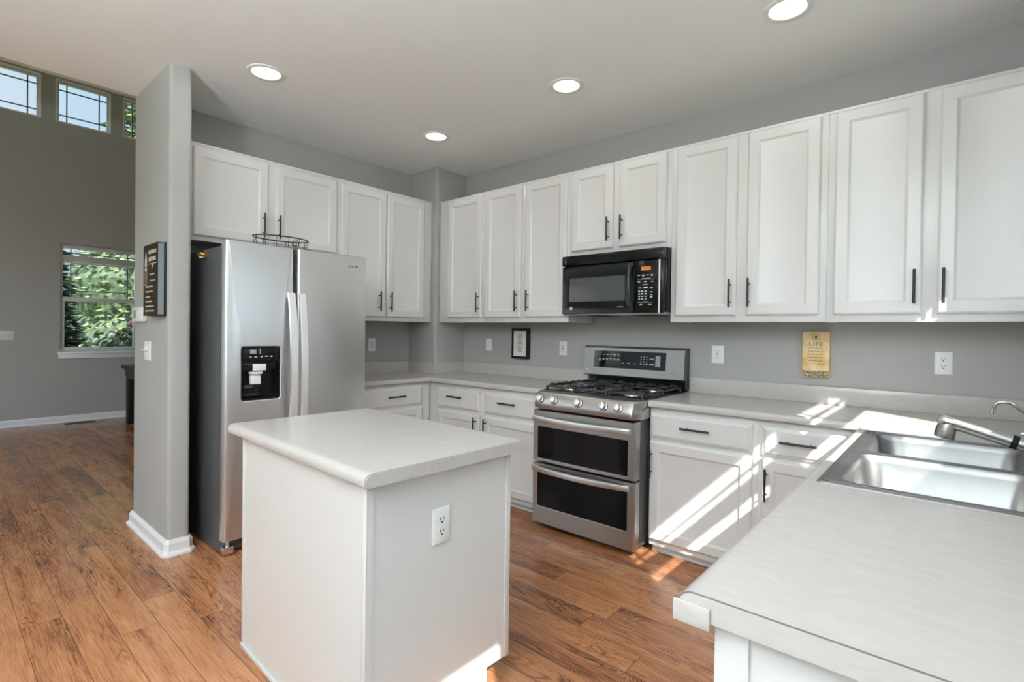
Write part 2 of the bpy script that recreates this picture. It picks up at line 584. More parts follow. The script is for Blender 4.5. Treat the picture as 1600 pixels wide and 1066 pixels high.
M['bronze'] = simple('brown_bronze_metal', (0.040, 0.022, 0.014), 0.45, metal=0.3, noise=0.1)
M['gamewood'] = simple('black_lacquered_wood', (0.006, 0.005, 0.005), 0.4, noise=0.2, spec=0.2)
M['muntin'] = simple('grey_muntin_bar', (0.16, 0.17, 0.18), 0.4, noise=0.02)
M['vinyl'] = simple('white_window_vinyl', (0.62, 0.62, 0.63), 0.4, noise=0.01)
M['blind'] = simple('white_blind_slats', (0.60, 0.60, 0.60), 0.4, noise=0.02)
M['bark'] = simple('grey_brown_bark', (0.10, 0.07, 0.05), 0.9, noise=0.3, nscale=20, bump=0.5, bscale=40)
M['needle'] = foliage_mat('sunlit_spruce_needles', (0.05, 0.09, 0.035), (0.27, 0.31, 0.13))
M['needle2'] = foliage_mat('blue_green_spruce_needles', (0.03, 0.06, 0.04), (0.12, 0.18, 0.11))
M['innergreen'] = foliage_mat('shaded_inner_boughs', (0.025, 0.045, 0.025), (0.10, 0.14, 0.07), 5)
M['shrub'] = foliage_mat('dark_shrub_leaves', (0.035, 0.06, 0.03), (0.12, 0.17, 0.08), 6)
M['redleaf'] = foliage_mat('red_blossoms', (0.22, 0.05, 0.05), (0.45, 0.16, 0.14), 8)
M['whiteleaf'] = foliage_mat('cream_blossoms', (0.62, 0.58, 0.50), (0.85, 0.84, 0.78), 8)
M['lawn'] = foliage_mat('lawn_turf', (0.05, 0.09, 0.03), (0.10, 0.16, 0.05), 2)
M['sidewall'] = simple('pale_house_siding', (0.45, 0.43, 0.40), 0.8, noise=0.03)

def plaque_mat():
    m, N, L, B = new_mat('mottled_golden_parchment')
    tc = N.new('ShaderNodeTexCoord')
    t = N.new('ShaderNodeTexNoise'); t.inputs['Scale'].default_value = 14; t.inputs['Detail'].default_value = 5
    L.new(tc.outputs['Object'], t.inputs['Vector'])
    r = N.new('ShaderNodeValToRGB')
    e = r.color_ramp.elements
    e[0].position, e[0].color = 0.30, (0.62, 0.33, 0.10, 1)
    e[1].position, e[1].color = 0.62, (0.78, 0.64, 0.38, 1)
    x = e.new(0.45); x.color = (0.72, 0.50, 0.22, 1)
    L.new(t.outputs['Fac'], r.inputs['Fac'])
    L.new(r.outputs['Color'], B.inputs['Base Color'])
    B.inputs['Roughness'].default_value = 0.55
    return m
M['parchment'] = plaque_mat()

def scroll_mat():
    m, N, L, B = new_mat('black_scrollwork_band')
    tc = N.new('ShaderNodeTexCoord')
    t = N.new('ShaderNodeTexVoronoi'); t.inputs['Scale'].default_value = 75
    t.feature = 'DISTANCE_TO_EDGE'
    n = N.new('ShaderNodeTexNoise'); n.inputs['Scale'].default_value = 60
    ad = N.new('ShaderNodeMixRGB'); ad.inputs['Fac'].default_value = 0.02
    L.new(tc.outputs['Object'], ad.inputs['Color1']); L.new(n.outputs['Color'], ad.inputs['Color2'])
    L.new(ad.outputs['Color'], t.inputs['Vector'])
    r = N.new('ShaderNodeValToRGB')
    e = r.color_ramp.elements
    e[0].position, e[0].color = 0.10, (0.05, 0.04, 0.03, 1)
    e[1].position, e[1].color = 0.20, (0.66, 0.52, 0.30, 1)
    L.new(t.outputs['Distance'], r.inputs['Fac'])
    L.new(r.outputs['Color'], B.inputs['Base Color'])
    B.inputs['Roughness'].default_value = 0.55
    return m
M['scroll'] = scroll_mat()

# ------------------------------------------------------------------ the room shell
H = 2.816                     # kitchen ceiling
XF, XR = -5.07, 4.355         # far living room wall, right wall (inner faces)
YR, YN = -5.7, 1.6            # rear wall, north wall of the living room
HV = 4.62                     # vault height at the far wall

def arc(cx, cy, r, a0, a1, k=5):
    return [(cx+r*math.cos(a0+(a1-a0)*i/k), cy+r*math.sin(a0+(a1-a0)*i/k)) for i in range(k+1)]

def wall_cells(mb, axis, p0, p1, a0, a1, z0, z1, holes=()):
    """a wall slab between p0 and p1 on its axis, spanning a0..a1 and z0..z1, cut by holes (a0, a1, z0, z1)"""
    A = sorted({a0, a1, *[h[0] for h in holes], *[h[1] for h in holes]})
    Z = sorted({z0, z1, *[h[2] for h in holes], *[h[3] for h in holes]})
    for i in range(len(A)-1):
        for j in range(len(Z)-1):
            am, zm = (A[i]+A[i+1])/2, (Z[j]+Z[j+1])/2
            if any(h[0] < am < h[1] and h[2] < zm < h[3] for h in holes):
                continue
            if axis == 'x':
                mb.box(p0, p1, A[i], A[i+1], Z[j], Z[j+1])
            else:
                mb.box(A[i], A[i+1], p0, p1, Z[j], Z[j+1])
    return mb

struct('floor', MB().box(XF-.1, XR+.1, YR-.1, YN+.1, -0.1, 0.0), M['floor'], 0)
struct('ceiling', MB().box(-0.05, XR+.1, YR-.1, 0.1, H, H+0.1), M['ceiling'], 0)
mb = MB()
vz = lambda x: H+(HV-H)*(x+0.05)/(XF+0.05)
mb.add([(-0.05, YR-.1, H), (XF-.1, YR-.1, vz(XF-.1)), (XF-.1, YN+.1, vz(XF-.1)), (-0.05, YN+.1, H),
        (-0.05, YR-.1, H+.1), (XF-.1, YR-.1, vz(XF-.1)+.1), (XF-.1, YN+.1, vz(XF-.1)+.1), (-0.05, YN+.1, H+.1)],
       [(0, 1, 2, 3), (4, 7, 6, 5), (0, 4, 5, 1), (1, 5, 6, 2), (2, 6, 7, 3), (3, 7, 4, 0)])
struct('ceiling_vault', mb, M['ceiling'], 0)

struct('wall_back', wall_cells(MB(), 'y', 0.0, 0.12, -0.09, XR+.1, 0, H), M['wall'], 0)
SE, SY0, SY1 = 0.635, -2.555, -2.44
poly = (arc(-0.07, SY0+.02, .02, PI, 1.5*PI)+arc(SE-.022, SY0+.022, .022, 1.5*PI, 2*PI)
        + arc(SE-.022, SY1-.022, .022, 0, PI/2)+[(0, SY1), (0, 0), (-0.09, 0)])
struct('wall_left', MB().prism(poly, 0, H), M['wall'])
struct('wall_column', MB().prism(arc(.387-.02, -.368+.02, .02, 1.5*PI, 2*PI)+[(.387, 0), (0, 0), (0, -.368)], 0, H), M['wall'])

FAR_HOLES = [(-3.06, -2.462, 4.022, 4.585), (-2.300, -1.730, 4.022, 4.585), (-1.572, -1.00, 4.022, 4.585), (-2.255, -1.392, 0.955, 2.412)]
struct('wall_far', wall_cells(MB(), 'x', XF-.12, XF, YR, YN, 0, HV+.05, FAR_HOLES), M['wall'], 0)
SINK_WIN = (-2.15, -0.61, 1.262, 2.12)
PATIO = (-3.82, -3.225, 0.03, 1.985)
struct('wall_right', wall_cells(MB(), 'x', XR, XR+.12, YR, 0.0, 0, H, [SINK_WIN, PATIO]), M['wall'], 0)
ADDED_REAR_HOLES = [(-4.8, -2.6, 0.30, 2.55), (-2.2, 0.1, 0.30, 2.55), (-4.8, -2.0, 2.95, 3.45)]  # unseen windows, added and sized to bring in more daylight
struct('wall_rear', wall_cells(MB(), 'y', YR-.12, YR, XF, XR, 0, HV+.05, ADDED_REAR_HOLES), M['wall'], 0)
struct('wall_north', wall_cells(MB(), 'y', YN, YN+.12, XF, 0.0, 0, HV+.05), M['wall'], 0)
struct('wall_inner', MB().box(-0.09, 0.0, 0.1, YN, 0, H), M['wall'], 0)
# roof eave over the right wall: its edge sets how high the sun reaches on the windows
struct('roof_eave', MB().box(XR+.12, XR+.660, YR-.5, 1.6, 2.60, 2.74), M['trim'], 0)
struct('ground', MB().box(-60, 60, -60, 60, -0.45, -0.30), M['lawn'], 0)

# baseboards
BB = [(0, 0), (.030, 0), (.030, .012), (.022, .022), (.016, .026), (.016, .070), (.009, .086), (.006, .092), (0, .092)]
struct('baseboard_left', MB().sweep(BB, [(-0.09, SY0+.10)]+[(-.09, SY0), (SE-.012, SY0), (SE, SY0+.012), (SE, SY1-.012), (SE-.012, SY1), (SE-.05, SY1)]), M['trim'], 20)
struct('baseboard_far', MB().sweep(BB, [(XF, YN), (XF, YR)][::-1]), M['trim'], 20)
struct('baseboard_rear', MB().sweep(BB, [(-1.9, YR), (.6, YR)][::-1]), M['trim'], 20)

# windows: frame / pane / muntin parts under a structure root, local frame x = u, z = v, y = -n towards the room
def window(name, loc, rz, w, h, halves=1, hung=False, prairie=True, mun=0.022, fr=0.045, rail=None, prairie_z=None, mmat='muntin', mull=.07, rh=.03):
    root = struct_root(name, loc, rz)
    mb = MB()
    R = fr
    for u0, u1, v0, v1 in ((0, w, 0, R), (0, w, h-R, h), (0, R, R, h-R), (w-R, w, R, h-R)):
        mb.box(u0, u1, .035, .085, v0, v1, .004)
    mids = []
    if halves == 2:
        mb.box(w/2-mull, w/2+mull, .035, .085, R, h-R, .004)
        cells = [(R, w/2-mull), (w/2+mull, w-R)]
    else:
        cells = [(R, w-R)]
    zr = rail if rail else h*0.485
    for u0, u1 in cells:
        if hung:
            mb.box(u0, u1, .030, .080, zr-rh, zr+rh, .004)
            mb.box(u0, u0+.018, .032, .075, R, zr, .003); mb.box(u1-.018, u1, .032, .075, R, zr, .003)
            mb.box(u0, u1, .032, .075, R, R+.028, .003)
    mb.build('frame', M['vinyl'], root)
    for u0, u1 in cells:
        spans = [(R, zr-rh), (zr+rh, h-R)] if hung else [(R, h-R)]
        for i, (v0, v1) in enumerate(spans):
            MB().box(u0-.004, u1+.004, .0575, .0615, v0-.004, v1+.004).build('pane', M['glass'], root, 0)
            if prairie and (not hung or i == 1):
                du = min(.085, (u1-u0)*.16)
                dv = prairie_z if prairie_z else min(.085, (v1-v0)*.17)
                t = mun/2
                b = MB()
                for uu in (u0+du, u1-du):
                    b.box(uu-t, uu+t, .052, .066, v0, v1)
                for vv in (v0+dv, v1-dv):
                    b.box(u0, u1, .052, .066, vv-t, vv+t)
                b.build('muntin', M[mmat], root, 0)
    return root

def far_win(n, hole, **kw):
    # far wall faces +x: local x runs along +y
    return window('window_%d' % n, (XF-.12, hole[0], hole[2]), PI/2, hole[1]-hole[0], hole[3]-hole[2], **kw)
# rz = +90 deg turns local -y to +x, so the frame sits inside the wall thickness
def far_loc(hole): return (XF, hole[0], hole[2])
for i in (0, 1, 2):
    h = FAR_HOLES[i]
    window('window_%d' % (i+1), far_loc(h), PI/2, h[1]-h[0], h[3]-h[2], fr=.030, mun=.014)
h = FAR_HOLES[3]
window('window_4', far_loc(h), PI/2, h[1]-h[0], h[3]-h[2], hung=True, fr=.030, mun=.012, rail=.715)
# casing lines of the clerestory windows and the stool under the low one
for i in (0, 1, 2):
    h = FAR_HOLES[i]
    b = MB()
    for y0, y1, z0, z1 in ((h[0]-.004, h[1]+.004, h[3]-.006, h[3]+.012), (h[1]-.006, h[1]+.010, h[2], h[3]), (h[0]-.010, h[0]+.004, h[2], h[3])):
        b.box(XF-.03, XF+.004, y0, y1, z0, z1)
    struct('trim_%d' % (i+1), b, M['trim'], 0)
h = FAR_HOLES[3]
struct('trim_4', MB().box(XF-.04, XF+.045, h[0]-.03, h[1]+.03, h[2]-.035, h[2], .008).box(XF, XF+.018, h[0]-.02, h[1]+.02, h[2]-.095, h[2]-.035, .005), M['trim'])
# right wall faces -x: local x runs along -y
window('window_5', (XR, SINK_WIN[1], SINK_WIN[2]), -PI/2, SINK_WIN[1]-SINK_WIN[0], SINK_WIN[3]-SINK_WIN[2], halves=2, hung=True, rail=.5095, fr=.04, mun=.012, prairie_z=.072, mmat='vinyl', mull=.030, rh=.035)
struct('trim_5', MB().box(XR-.02, XR+.04, SINK_WIN[0]-.02, SINK_WIN[1]+.02, SINK_WIN[2]-.02, SINK_WIN[2], .004), M['trim'])
window('door_1', (XR, PATIO[1], PATIO[2]), -PI/2, PATIO[1]-PATIO[0], PATIO[3]-PATIO[2], prairie=False, fr=.06)
for i, hh in enumerate(ADDED_REAR_HOLES):
    # rear wall faces +y: local x runs along -x
    window(('window_6', 'window_7', 'window_8')[i], (hh[1], YR, hh[2]), PI, hh[1]-hh[0], hh[3]-hh[2], halves=2, prairie=False, fr=.06)

# raised blind in the low far window
wb = thing('window_blind', 'white mini blind drawn up to a thin stack in the low far window', 'blind', (XF, h[0]+.03, h[3]-.03), PI/2)
W4 = h[1]-h[0]-.06
MB().box(0, W4, .002, .032, -.030, -.002, .003).build('headrail', M['blind'], wb)
b = MB()
for k in range(9):
    z = -.120-.0095*k
    b.box(.004, W4-.004, .003, .030, z-.007, z, .001)
b.build('slat_stack', M['blind'], wb)
MB().box(.002, W4-.002, .003, .031, -.228, -.208, .003).build('bottom_rail', M['blind'], wb)
for u in (.12, W4-.12):
    MB().cyl((u, .016, -.03), (u, .016, -.125), .0015, 6).build('ladder_cord', M['white'], wb)

# ------------------------------------------------------------------ cabinets
def door_shape(u0, u1, v0, v1, n0, t=.020, stile=.058, rec=.009):
    """framed door with a recessed flat panel, back at depth n0"""
    b = MB()
    def r(i, n): return rect(u0+i, u1-i, v0+i, v1-i, n0+n)
    b.rings([r(0, 0), r(0, t-.008), r(.004, t-.003), r(.010, t), r(stile, t), r(stile+.004, t-.002), r(stile+.009, t-.007), r(stile+.014, t-rec)])
    return b
def drawer_shape(u0, u1, v0, v1, n0, t=.020):
    b = MB()
    def r(i, n): return rect(u0+i, u1-i, v0+i, v1-i, n0+n)
    b.rings([r(0, 0), r(0, t-.011), r(.008, t-.008), r(.016, t-.002), r(.020, t)])
    return b
def pull(u, v, n0, parent, horiz=False, L=.165):
    """black bar pull standing off the face at depth n0"""
    b = MB()
    o = .033
    if horiz:
        b.tube([(u-L/2, -n0-o, v), (u+L/2, -n0-o, v)], .0062, 10)
        for s in (-1, 1):
            b.cyl((u+s*L*.31, -n0+.001, v), (u+s*L*.31, -n0-o, v), .0045, 8)
    else:
        b.tube([(u, -n0-o, v-L/2), (u, -n0-o, v+L/2)], .0062, 10)
        for s in (-1, 1):
            b.cyl((u, -n0+.001, v+s*L*.31), (u, -n0-o, v+s*L*.31), .0045, 8)
    return b.build('handle', M['black'], parent)

def wall_cabinet(label, loc, rz, w, h, doors, group, d=.325, hz=.168):
    """doors: (u0, u1, v0, v1, handle u)"""
    root = thing('wall_cabinet', label, 'cabinet', loc, rz, group)
    b = MB()
    b.box(0, w, -d+.020, -.002, .018, h-.014)
    b.box(0, w, -d, -d+.020, 0, h-.010, .0015)              # face frame, lipping below the floor of the box
    b.box(0, w, -d-.004, -.002, h-.014, h, .002)            # thin top edge
    b.box(0, .016, -d+.018, -.002, 0, .02); b.box(w-.016, w, -d+.018, -.002, 0, .02)
    b.build('body', M['cab'], root)
    for u0, u1, v0, v1, hu in doors:
        o = door_shape(u0, u1, v0, v1, d).build('door', M['cab'], root, 25)
        pull(hu, v0+hz-.038, d+.020, o)
    return root

ZU, ZT = 1.386, 2.498
CABG = 'white wall cabinets with black bar pulls'
def cabA(label, x0, x1, doors, z0=ZU):
    return wall_cabinet(label, (x0, 0, z0), 0, x1-x0-.0005, ZT-z0, [(a-x0, b-x0, c-z0, d-z0, hh-x0) for a, b, c, d, hh in doors], CABG)
cabA('white single door wall cabinet right of the corner column', .392, .965, [(.515, .946, 1.425, 2.482, .918)])
cabA('white two door wall cabinet left of the microwave, above the framed quote', .965, 1.842, [(.984, 1.382, 1.425, 2.482, 1.351), (1.422, 1.822, 1.425, 2.482, 1.470)])
cabA('short white two door wall cabinet above the microwave', 1.842, 2.632, [(1.868, 2.210, 1.902, 2.482, 2.182), (2.259, 2.600, 1.902, 2.482, 2.286)], 1.866)
cabA('white two door wall cabinet right of the microwave, left of the golden plaque', 2.632, 3.495, [(2.666, 3.036, 1.425, 2.482, 3.008), (3.093, 3.462, 1.425, 2.482, 3.113)])
cabA('white two door wall cabinet at the right edge, above the golden plaque', 3.495, 4.352, [(3.527, 3.891, 1.425, 2.482, 3.864), (3.948, 4.312, 1.425, 2.482, 3.972)])
def cabB(label, y0, y1, doors, z0=ZU):
    return wall_cabinet(label, (0, y0, z0), PI/2, y1-y0-.0005, ZT-z0, [(a-y0, b-y0, c-z0, d-z0, hh-y0) for a, b, c, d, hh in doors], CABG)
cabB('white two door wall cabinet above the refrigerator', -2.432, -1.323, [(-2.344, -1.872, 1.902, 2.472, -1.910), (-1.822, -1.342, 1.902, 2.472, -1.803)], 1.872)
cabB('white two door wall cabinet between refrigerator and corner column', -1.323, -.374, [(-1.304, -.884, 1.420, 2.472, -.952), (-.868, -.468, 1.420, 2.472, -.843)])

def base_cabinet(label, loc, rz, w, fronts, group, d=.608, toe=(.05, .045), hollow=False):
    """fronts: ('drawer'|'door', u0, u1, v0, v1, handle u, handle v)"""
    root = thing('base_cabinet', label, 'cabinet', loc, rz, group)
    b = MB()
    if hollow:
        b.box(0, .018, -d, -.004, toe[0], .874); b.box(w-.018, w, -d, -.004, toe[0], .874)
        b.box(.018, w-.018, -d, -d+.018, toe[0], .874); b.box(.018, w-.018, -.010, -.004, toe[0], .874); b.box(.018, w-.018, -d+.018, -.010, toe[0], toe[0]+.018)
    else:
        b.box(0, w, -d, -.004, toe[0], .874, .001)
    b.build('body', M['cab'], root)
    MB().box(.004, w-.004, -d+toe[1], -.01, .001, toe[0]).box(.004, w-.004, -d+toe[1]-.012, -d+toe[1], .001, .018, .003).build('toe_kick', M['cab'], root)
    for k, u0, u1, v0, v1, hu, hv in fronts:
        if k == 'drawer':
            o = drawer_shape(u0, u1, v0, v1, d).build('drawer', M['cab'], root, 25)
            pull(hu, hv, d+.020, o, True)
        else:
            o = door_shape(u0, u1, v0, v1, d, stile=.055).build('door', M['cab'], root, 25)
            if hu is not None:
                pull(hu, hv, d+.020, o)
    return root
BG = 'white base cabinets with black bar pulls'
base_cabinet('white base cabinet with two drawers and two doors left of the range', (.612, 0, 0), 0, 1.245,
             [('drawer', .106, .608, .676, .838, .350, .776), ('drawer', .656, 1.214, .676, .838, .913, .776),
              ('door', .106, .608, .085, .652, .574, .555), ('door', .656, 1.214, .085, .652, .684, .555)], BG)
base_cabinet('white drawer and door base cabinet right of the range, streaked by sunlight', (2.645, 0, 0), 0, .600,
             [('drawer', .002, .577, .690, .842, .281, .774), ('door', .002, .577, .085, .672, .020, .545)], BG)
base_cabinet('narrow white base cabinet in the corner beside the sink run', (3.2455, 0, 0), 0, .515,
             [('drawer', .024, .392, .690, .842, .197, .774), ('door', .024, .392, .085, .672, .050, .545)], BG)
base_cabinet('white base cabinet between the refrigerator and the corner', (0, -1.322, 0), PI/2, .712,
             [('drawer', .018, .622, .690, .850, .337, .776), ('door', .018, .622, .085, .668, .06, .54)], BG)
# sink run along the right wall, faces -x
base_cabinet('white base cabinet run under the sink', (XR-.002, -.660, 0), -PI/2, 1.370,
             [('door', .22, .64, .085, .84, .60, .72), ('drawer', .66, 1.355, .69, .84, 1.005, .77), ('door', .66, 1.00, .085, .67, .96, .56), ('door', 1.015, 1.355, .085, .67, 1.055, .56)], BG, d=.590, hollow=True)
dw = thing('dishwasher', 'stainless steel dishwasher beside the end panel, seen edge on under the near counter', 'dishwasher', (XR-.002, -2.036, 0), -PI/2)
MB().box(.004, .596, -.570, -.02, .10, .868).build('body', M['case'], dw)
MB().box(.002, .598, -.612, -.572, .105, .765, .004).build('door', M['steel_r'], dw)
MB().box(.002, .598, -.612, -.572, .770, .868, .004).build('control_panel', M['steel_r'], dw)
MB().box(.02, .58, -.540, -.10, .001, .098).build('toe_kick', M['black'], dw)
ep = thing('end_panel', 'white cabinet end panel under the near end of the sink counter', 'panel', (0, 0, 0))
MB().box(3.752, XR-.004, -2.664, -2.645, .002, .874, .001).build('panel', M['cab'], ep)
MB().box(3.750, 3.800, -2.673, -2.664, .002, .874, .002).build('corner_trim', M['cab'], ep)

# ------------------------------------------------------------------ worktops
def nose(zt=.914, t=.038, o=.030):
    zb = zt-t
    return [(0, zb), (o-.006, zb), (o-.001, zb+.004), (o, zb+.010), (o, zt-.018), (o-.002, zt-.011), (o-.007, zt-.005), (o-.014, zt-.0015), (o-.022, zt), (0, zt)]
ct = thing('countertop', 'warm white laminate countertop wrapping the corner left of the range', 'countertop')
b = MB()
b.box(.003, .618, -1.318, -.371, .876, .914)
b.box(.390, .618, -.371, -.003, .876, .914)
b.box(.618, 1.859, -.618, -.003, .876, .914)
b.sweep(nose(), [(.618, -1.318), (.618, -.618), (1.859, -.618)])
b.build('slab', M['lam'], ct, 30)
b = MB()
b.sweep([(0, .914), (.018, .914), (.018, 1.0125), (.0145, 1.016), (0, 1.016)], [(.003, -1.318), (.003, -.371), (.390, -.371), (.390, -.003), (1.820, -.003)])
b.build('backsplash', M['lam'], ct)

SX0, SX1, SYA, SYB = 3.742, 4.292, -1.868, -.872      # sink rim, outer
ct2 = thing('countertop', 'warm white laminate countertop from the range round to the sink, rounded end near the camera', 'countertop')
b = MB()
YE = -2.690
b.box(2.645, 3.730, -.618, -.003, .876, .914)
b.box(3.730, XR-.003, SYB-.02, -.003, .876, .914)
b.box(3.730, SX0+.02, SYA+.02, SYB-.02, .876, .914)
b.box(SX1-.02, XR-.003, SYA+.02, SYB-.02, .876, .914)
b.box(3.730, XR-.003, YE, SYA+.02, .876, .914)
b.sweep(nose(), [(2.645, -.618), (3.730, -.618), (3.730, YE)])
b.build('slab', M['lam'], ct2, 30)
b = MB()
b.box(2.645, XR-.003, -.021, -.003, .914, 1.016, .003)
b.box(XR-.021, XR-.003, YE, -.021, .914, 1.016, .003)
b.build('backsplash', M['lam'], ct2)
# laminate end cap with its dark glue line, and the light strip under the front nose
E1 = [(3.730-o, z) for o, z in nose()]
b = MB()
def endcap(b, y0, y1, pts, mi=0):
    n = len(pts)
    vs = [(x, y0, z) for x, z in pts]+[(x, y1, z) for x, z in pts]
    b.add(vs, [tuple(range(n)), tuple(range(2*n-1, n-1, -1))]+[(i, n+i, n+(i+1) % n, (i+1) % n) for i in range(n)], mi)
full = [(XR-.003, .876)]+E1[1:-1]+[(XR-.003, .914)]
endcap(b, YE-.0022, YE, full)
seam = b.build('glue_line', M['seam'], ct2, 30, 'dark glue line around the counter end')
b = MB()
low = [(x+(.0016 if x < 3.72 else 0), z-.0016 if z > .88 else z) for x, z in full]
endcap(b, YE-.0050, YE-.0022, low)
b.build('end_cap', M['lam'], ct2, 30)
MB().box(3.694, 3.752, YE-.012, YE-.0052, .866, .900, .003).build('end_block', M['lam'], ct2, 30, 'pale block under the rounded counter corner')

# ------------------------------------------------------------------ island (stands slightly turned)
IC, IR = (2.285, -2.320), -.035
isl = thing('island_cabinet', 'square white kitchen island cabinet standing in the middle of the floor', 'cabinet', (IC[0], IC[1], 0), IR)
b = MB()
b.box(-.450, .485, -.305, .185, .004, .874)
b.box(-.450, .485, .185, .290, .112, .874)
b.build('body', M['cab'], isl, 0)
b = MB()
b.box(-.454, -.434, -.309, -.305, .004, .874, .0012); b.box(-.454, -.450, -.305, -.289, .004, .874)
b.build('corner_trim', M['cab'], isl)
b = MB()
b.box(.466, .489, -.309, -.305, .004, .874, .0012); b.box(.485, .489, -.305, -.284, .004, .874)
b.build('corner_trim', M['cab'], isl)
MB().box(.485, .489, .270, .294, .112, .874, .0012).build('corner_trim', M['cab'], isl)
b = MB()
b.box(-.458, .489, -.315, -.305, .001, .022, .004)
b.box(-.458, -.450, -.315, .185, .001, .022, .004)
b.build('shoe_trim', M['cab'], isl)
for u0, u1, s in ((-.43, .0, 1), (.03, .46, -1)):
    # doors face the range (+y)
    o = MB()
    sh = door_shape(u0, u1, .15, .84, 0)
    sh.v = [(-p[0], .290-p[1], p[2]) for p in sh.v]
    o = sh.build('door', M['cab'], isl, 25)
    hb = MB()
    hx = -(u1-.03) if s > 0 else -(u0+.03)
    hb.tube([(hx, .343, .66), (hx, .343, .82)], .0062, 10)
    for z in (.69, .79):
        hb.cyl((hx, .309, z), (hx, .343, z), .0045, 8)
    hb.build('handle', M['black'], o)
it = thing('island_countertop', 'square warm white laminate top on the kitchen island', 'countertop', (IC[0], IC[1], 0), IR)
b = MB()
half = [(.3395-.030+o, z) for o, z in nose(.9135, .0385)]
prof = [(-y, z) for y, z in half[1:-1]][::-1] + [(y, z) for y, z in half[1:-1]]
# cross-section in y, pushed along x
pts = [(-y, z) for y, z in half[1:]]+[(y, z) for y, z in half[1:]][::-1]
n = len(pts)
b.add([(-.534, y, z) for y, z in pts]+[(.529, y, z) for y, z in pts],
      [tuple(range(n)), tuple(range(2*n-1, n-1, -1))]+[(i, n+i, n+(i+1) % n, (i+1) % n) for i in range(n)])
b.build('slab', M['lam'], it, 30)
b = MB()
b.add([(.529, y, z) for y, z in pts]+[(.5302, y, z) for y, z in pts],
      [tuple(range(n)), tuple(range(2*n-1, n-1, -1))]+[(i, n+i, n+(i+1) % n, (i+1) % n) for i in range(n)])
b.build('glue_line', M['seam'], it, 30)
b = MB()
q = [(y*.996, z-(.0008 if z > .89 else 0)) for y, z in pts]
b.add([(.5302, y, z) for y, z in q]+[(.534, y, z) for y, z in q],
      [tuple(range(n)), tuple(range(2*n-1, n-1, -1))]+[(i, n+i, n+(i+1) % n, (i+1) % n) for i in range(n)])
b.build('end_cap', M['lam'], it, 30)

# ------------------------------------------------------------------ gas range (local frame: x right, -y towards the room)
RX0, RX1 = 1.865, 2.627
RW = RX1-RX0
rng = thing('gas_range', 'stainless steel gas range with two black glass ovens and black grates', 'range', (RX0, 0, 0))
MB().box(.006, RW-.004, -.700, -.030, .075, .900, .003).box(.02, RW-.02, -.66, -.06, .03, .075).build('body', M['case'], rng)
for u in (.06, RW-.06):
    for y in (-.62, -.10):
        MB().lathe([(.018, .0), (.018, .012), (.010, .014), (.010, .04)], (u, y, 0), 12).build('levelling_foot', M['black'], rng)
def oven_door(name, v0, v1, wv0, wv1, hv, bow):
    b = MB()
    def L(u0, u1, a, c, n, r): return rect(u0, u1, a, c, n, r, 3)
    b.rings([L(.002, RW-.002, v0, v1, .702, .004), L(.002, RW-.002, v0, v1, .752, .004), L(.010, RW-.010, v0+.004, v1-.004, .765, .004),
             L(.042, RW-.046, wv0, wv1, .765, .006), L(.045, RW-.049, wv0+.003, wv1-.003, .762, .006)], cap1=False)
    o = b.build(name, M['steel_r'], rng, 30)
    b = MB()
    b.rings([L(.0445, RW-.0485, wv0+.0025, wv1-.0025, .750, .006), L(.0445, RW-.0485, wv0+.0025, wv1-.0025, .7625, .006)])
    b.build('window', M['blackglass'], o, 30, 'black glass oven window')
    pts = []
    for i in range(21):
        t = i/20
        pts.append((.016+t*(RW-.046), -.775-bow*math.sin(PI*t)**.8, hv))
    hb = MB()
    n = len(pts)
    sec = [(-.012, -.016), (-.014, -.010), (-.014, .010), (-.012, .016), (.006, .018), (.010, .012), (.010, -.012), (.006, -.018)]
    vs = [(p[0], p[1]+a, p[2]+c) for p in pts for a, c in sec]
    k = len(sec)
    fs = [(i*k+j, (i+1)*k+j, (i+1)*k+(j+1) % k, i*k+(j+1) % k) for i in range(n-1) for j in range(k)]
    fs += [tuple(range(k)), tuple((n-1)*k+j for j in range(k-1, -1, -1))]
    hb.add(vs, fs)
    for u in (.030, RW-.046):
        hb.box(u-.012, u+.012, -.775, -.755, hv-.012, hv+.012, .003)
    hb.build('handle', M['steel_h'], o, 40)
    return o
oven_door('oven_door', .447, .792, .468, .684, .735, .034)
oven_door('oven_door', .034, .438, .147, .412, .405, .044)
# control panel: sloped front with rolled ends
b = MB()
loops = []
for i in range(25):
    t = i/24
    u = -.004+t*(RW+.018)
    e = min(1.0, min(t, 1-t)*14)
    e = math.sqrt(max(0, 1-(1-e)**2))
    yb = -.700-.010*e
    yf = -.715-.075*e
    loops.append([(u, -.600, .806), (u, yf+.012, .806), (u, yf, .822), (u, yf+.006, .850), (u, yf+.024, .893), (u, yf+.034, .908), (u, yf+.050, .914), (u, -.600, .914)])
b.rings(loops)
cp = b.build('control_panel', M['steel_r'], rng, 50)
for kx in (.075, .185, .375, .555, .655):
    # knob faces out and slightly up
    ax = Vector((0, -.93, .36)).normalized()
    c = Vector((kx, -.779, .868))
    zq = ax.to_track_quat('Z', 'Y').to_matrix().to_4x4()
    Mk = Matrix.Translation(c) @ zq
    kb = MB()
    kb.lathe([(.026, -.004), (.026, .003), (.0215, .005), (.021, .022), (.018, .026)], n=24, M=Mk)
    kb.box(-.0055, .0055, -.021, .021, .018, .034, .003, M=Mk)
    ko = kb.build('knob', M['steel_h'], cp, 35)
    MB().lathe([(.0285, -.002), (.0285, .0015), (.0262, .0016)], n=24, M=Mk).build('knob_skirt', M['blackgloss'], ko)
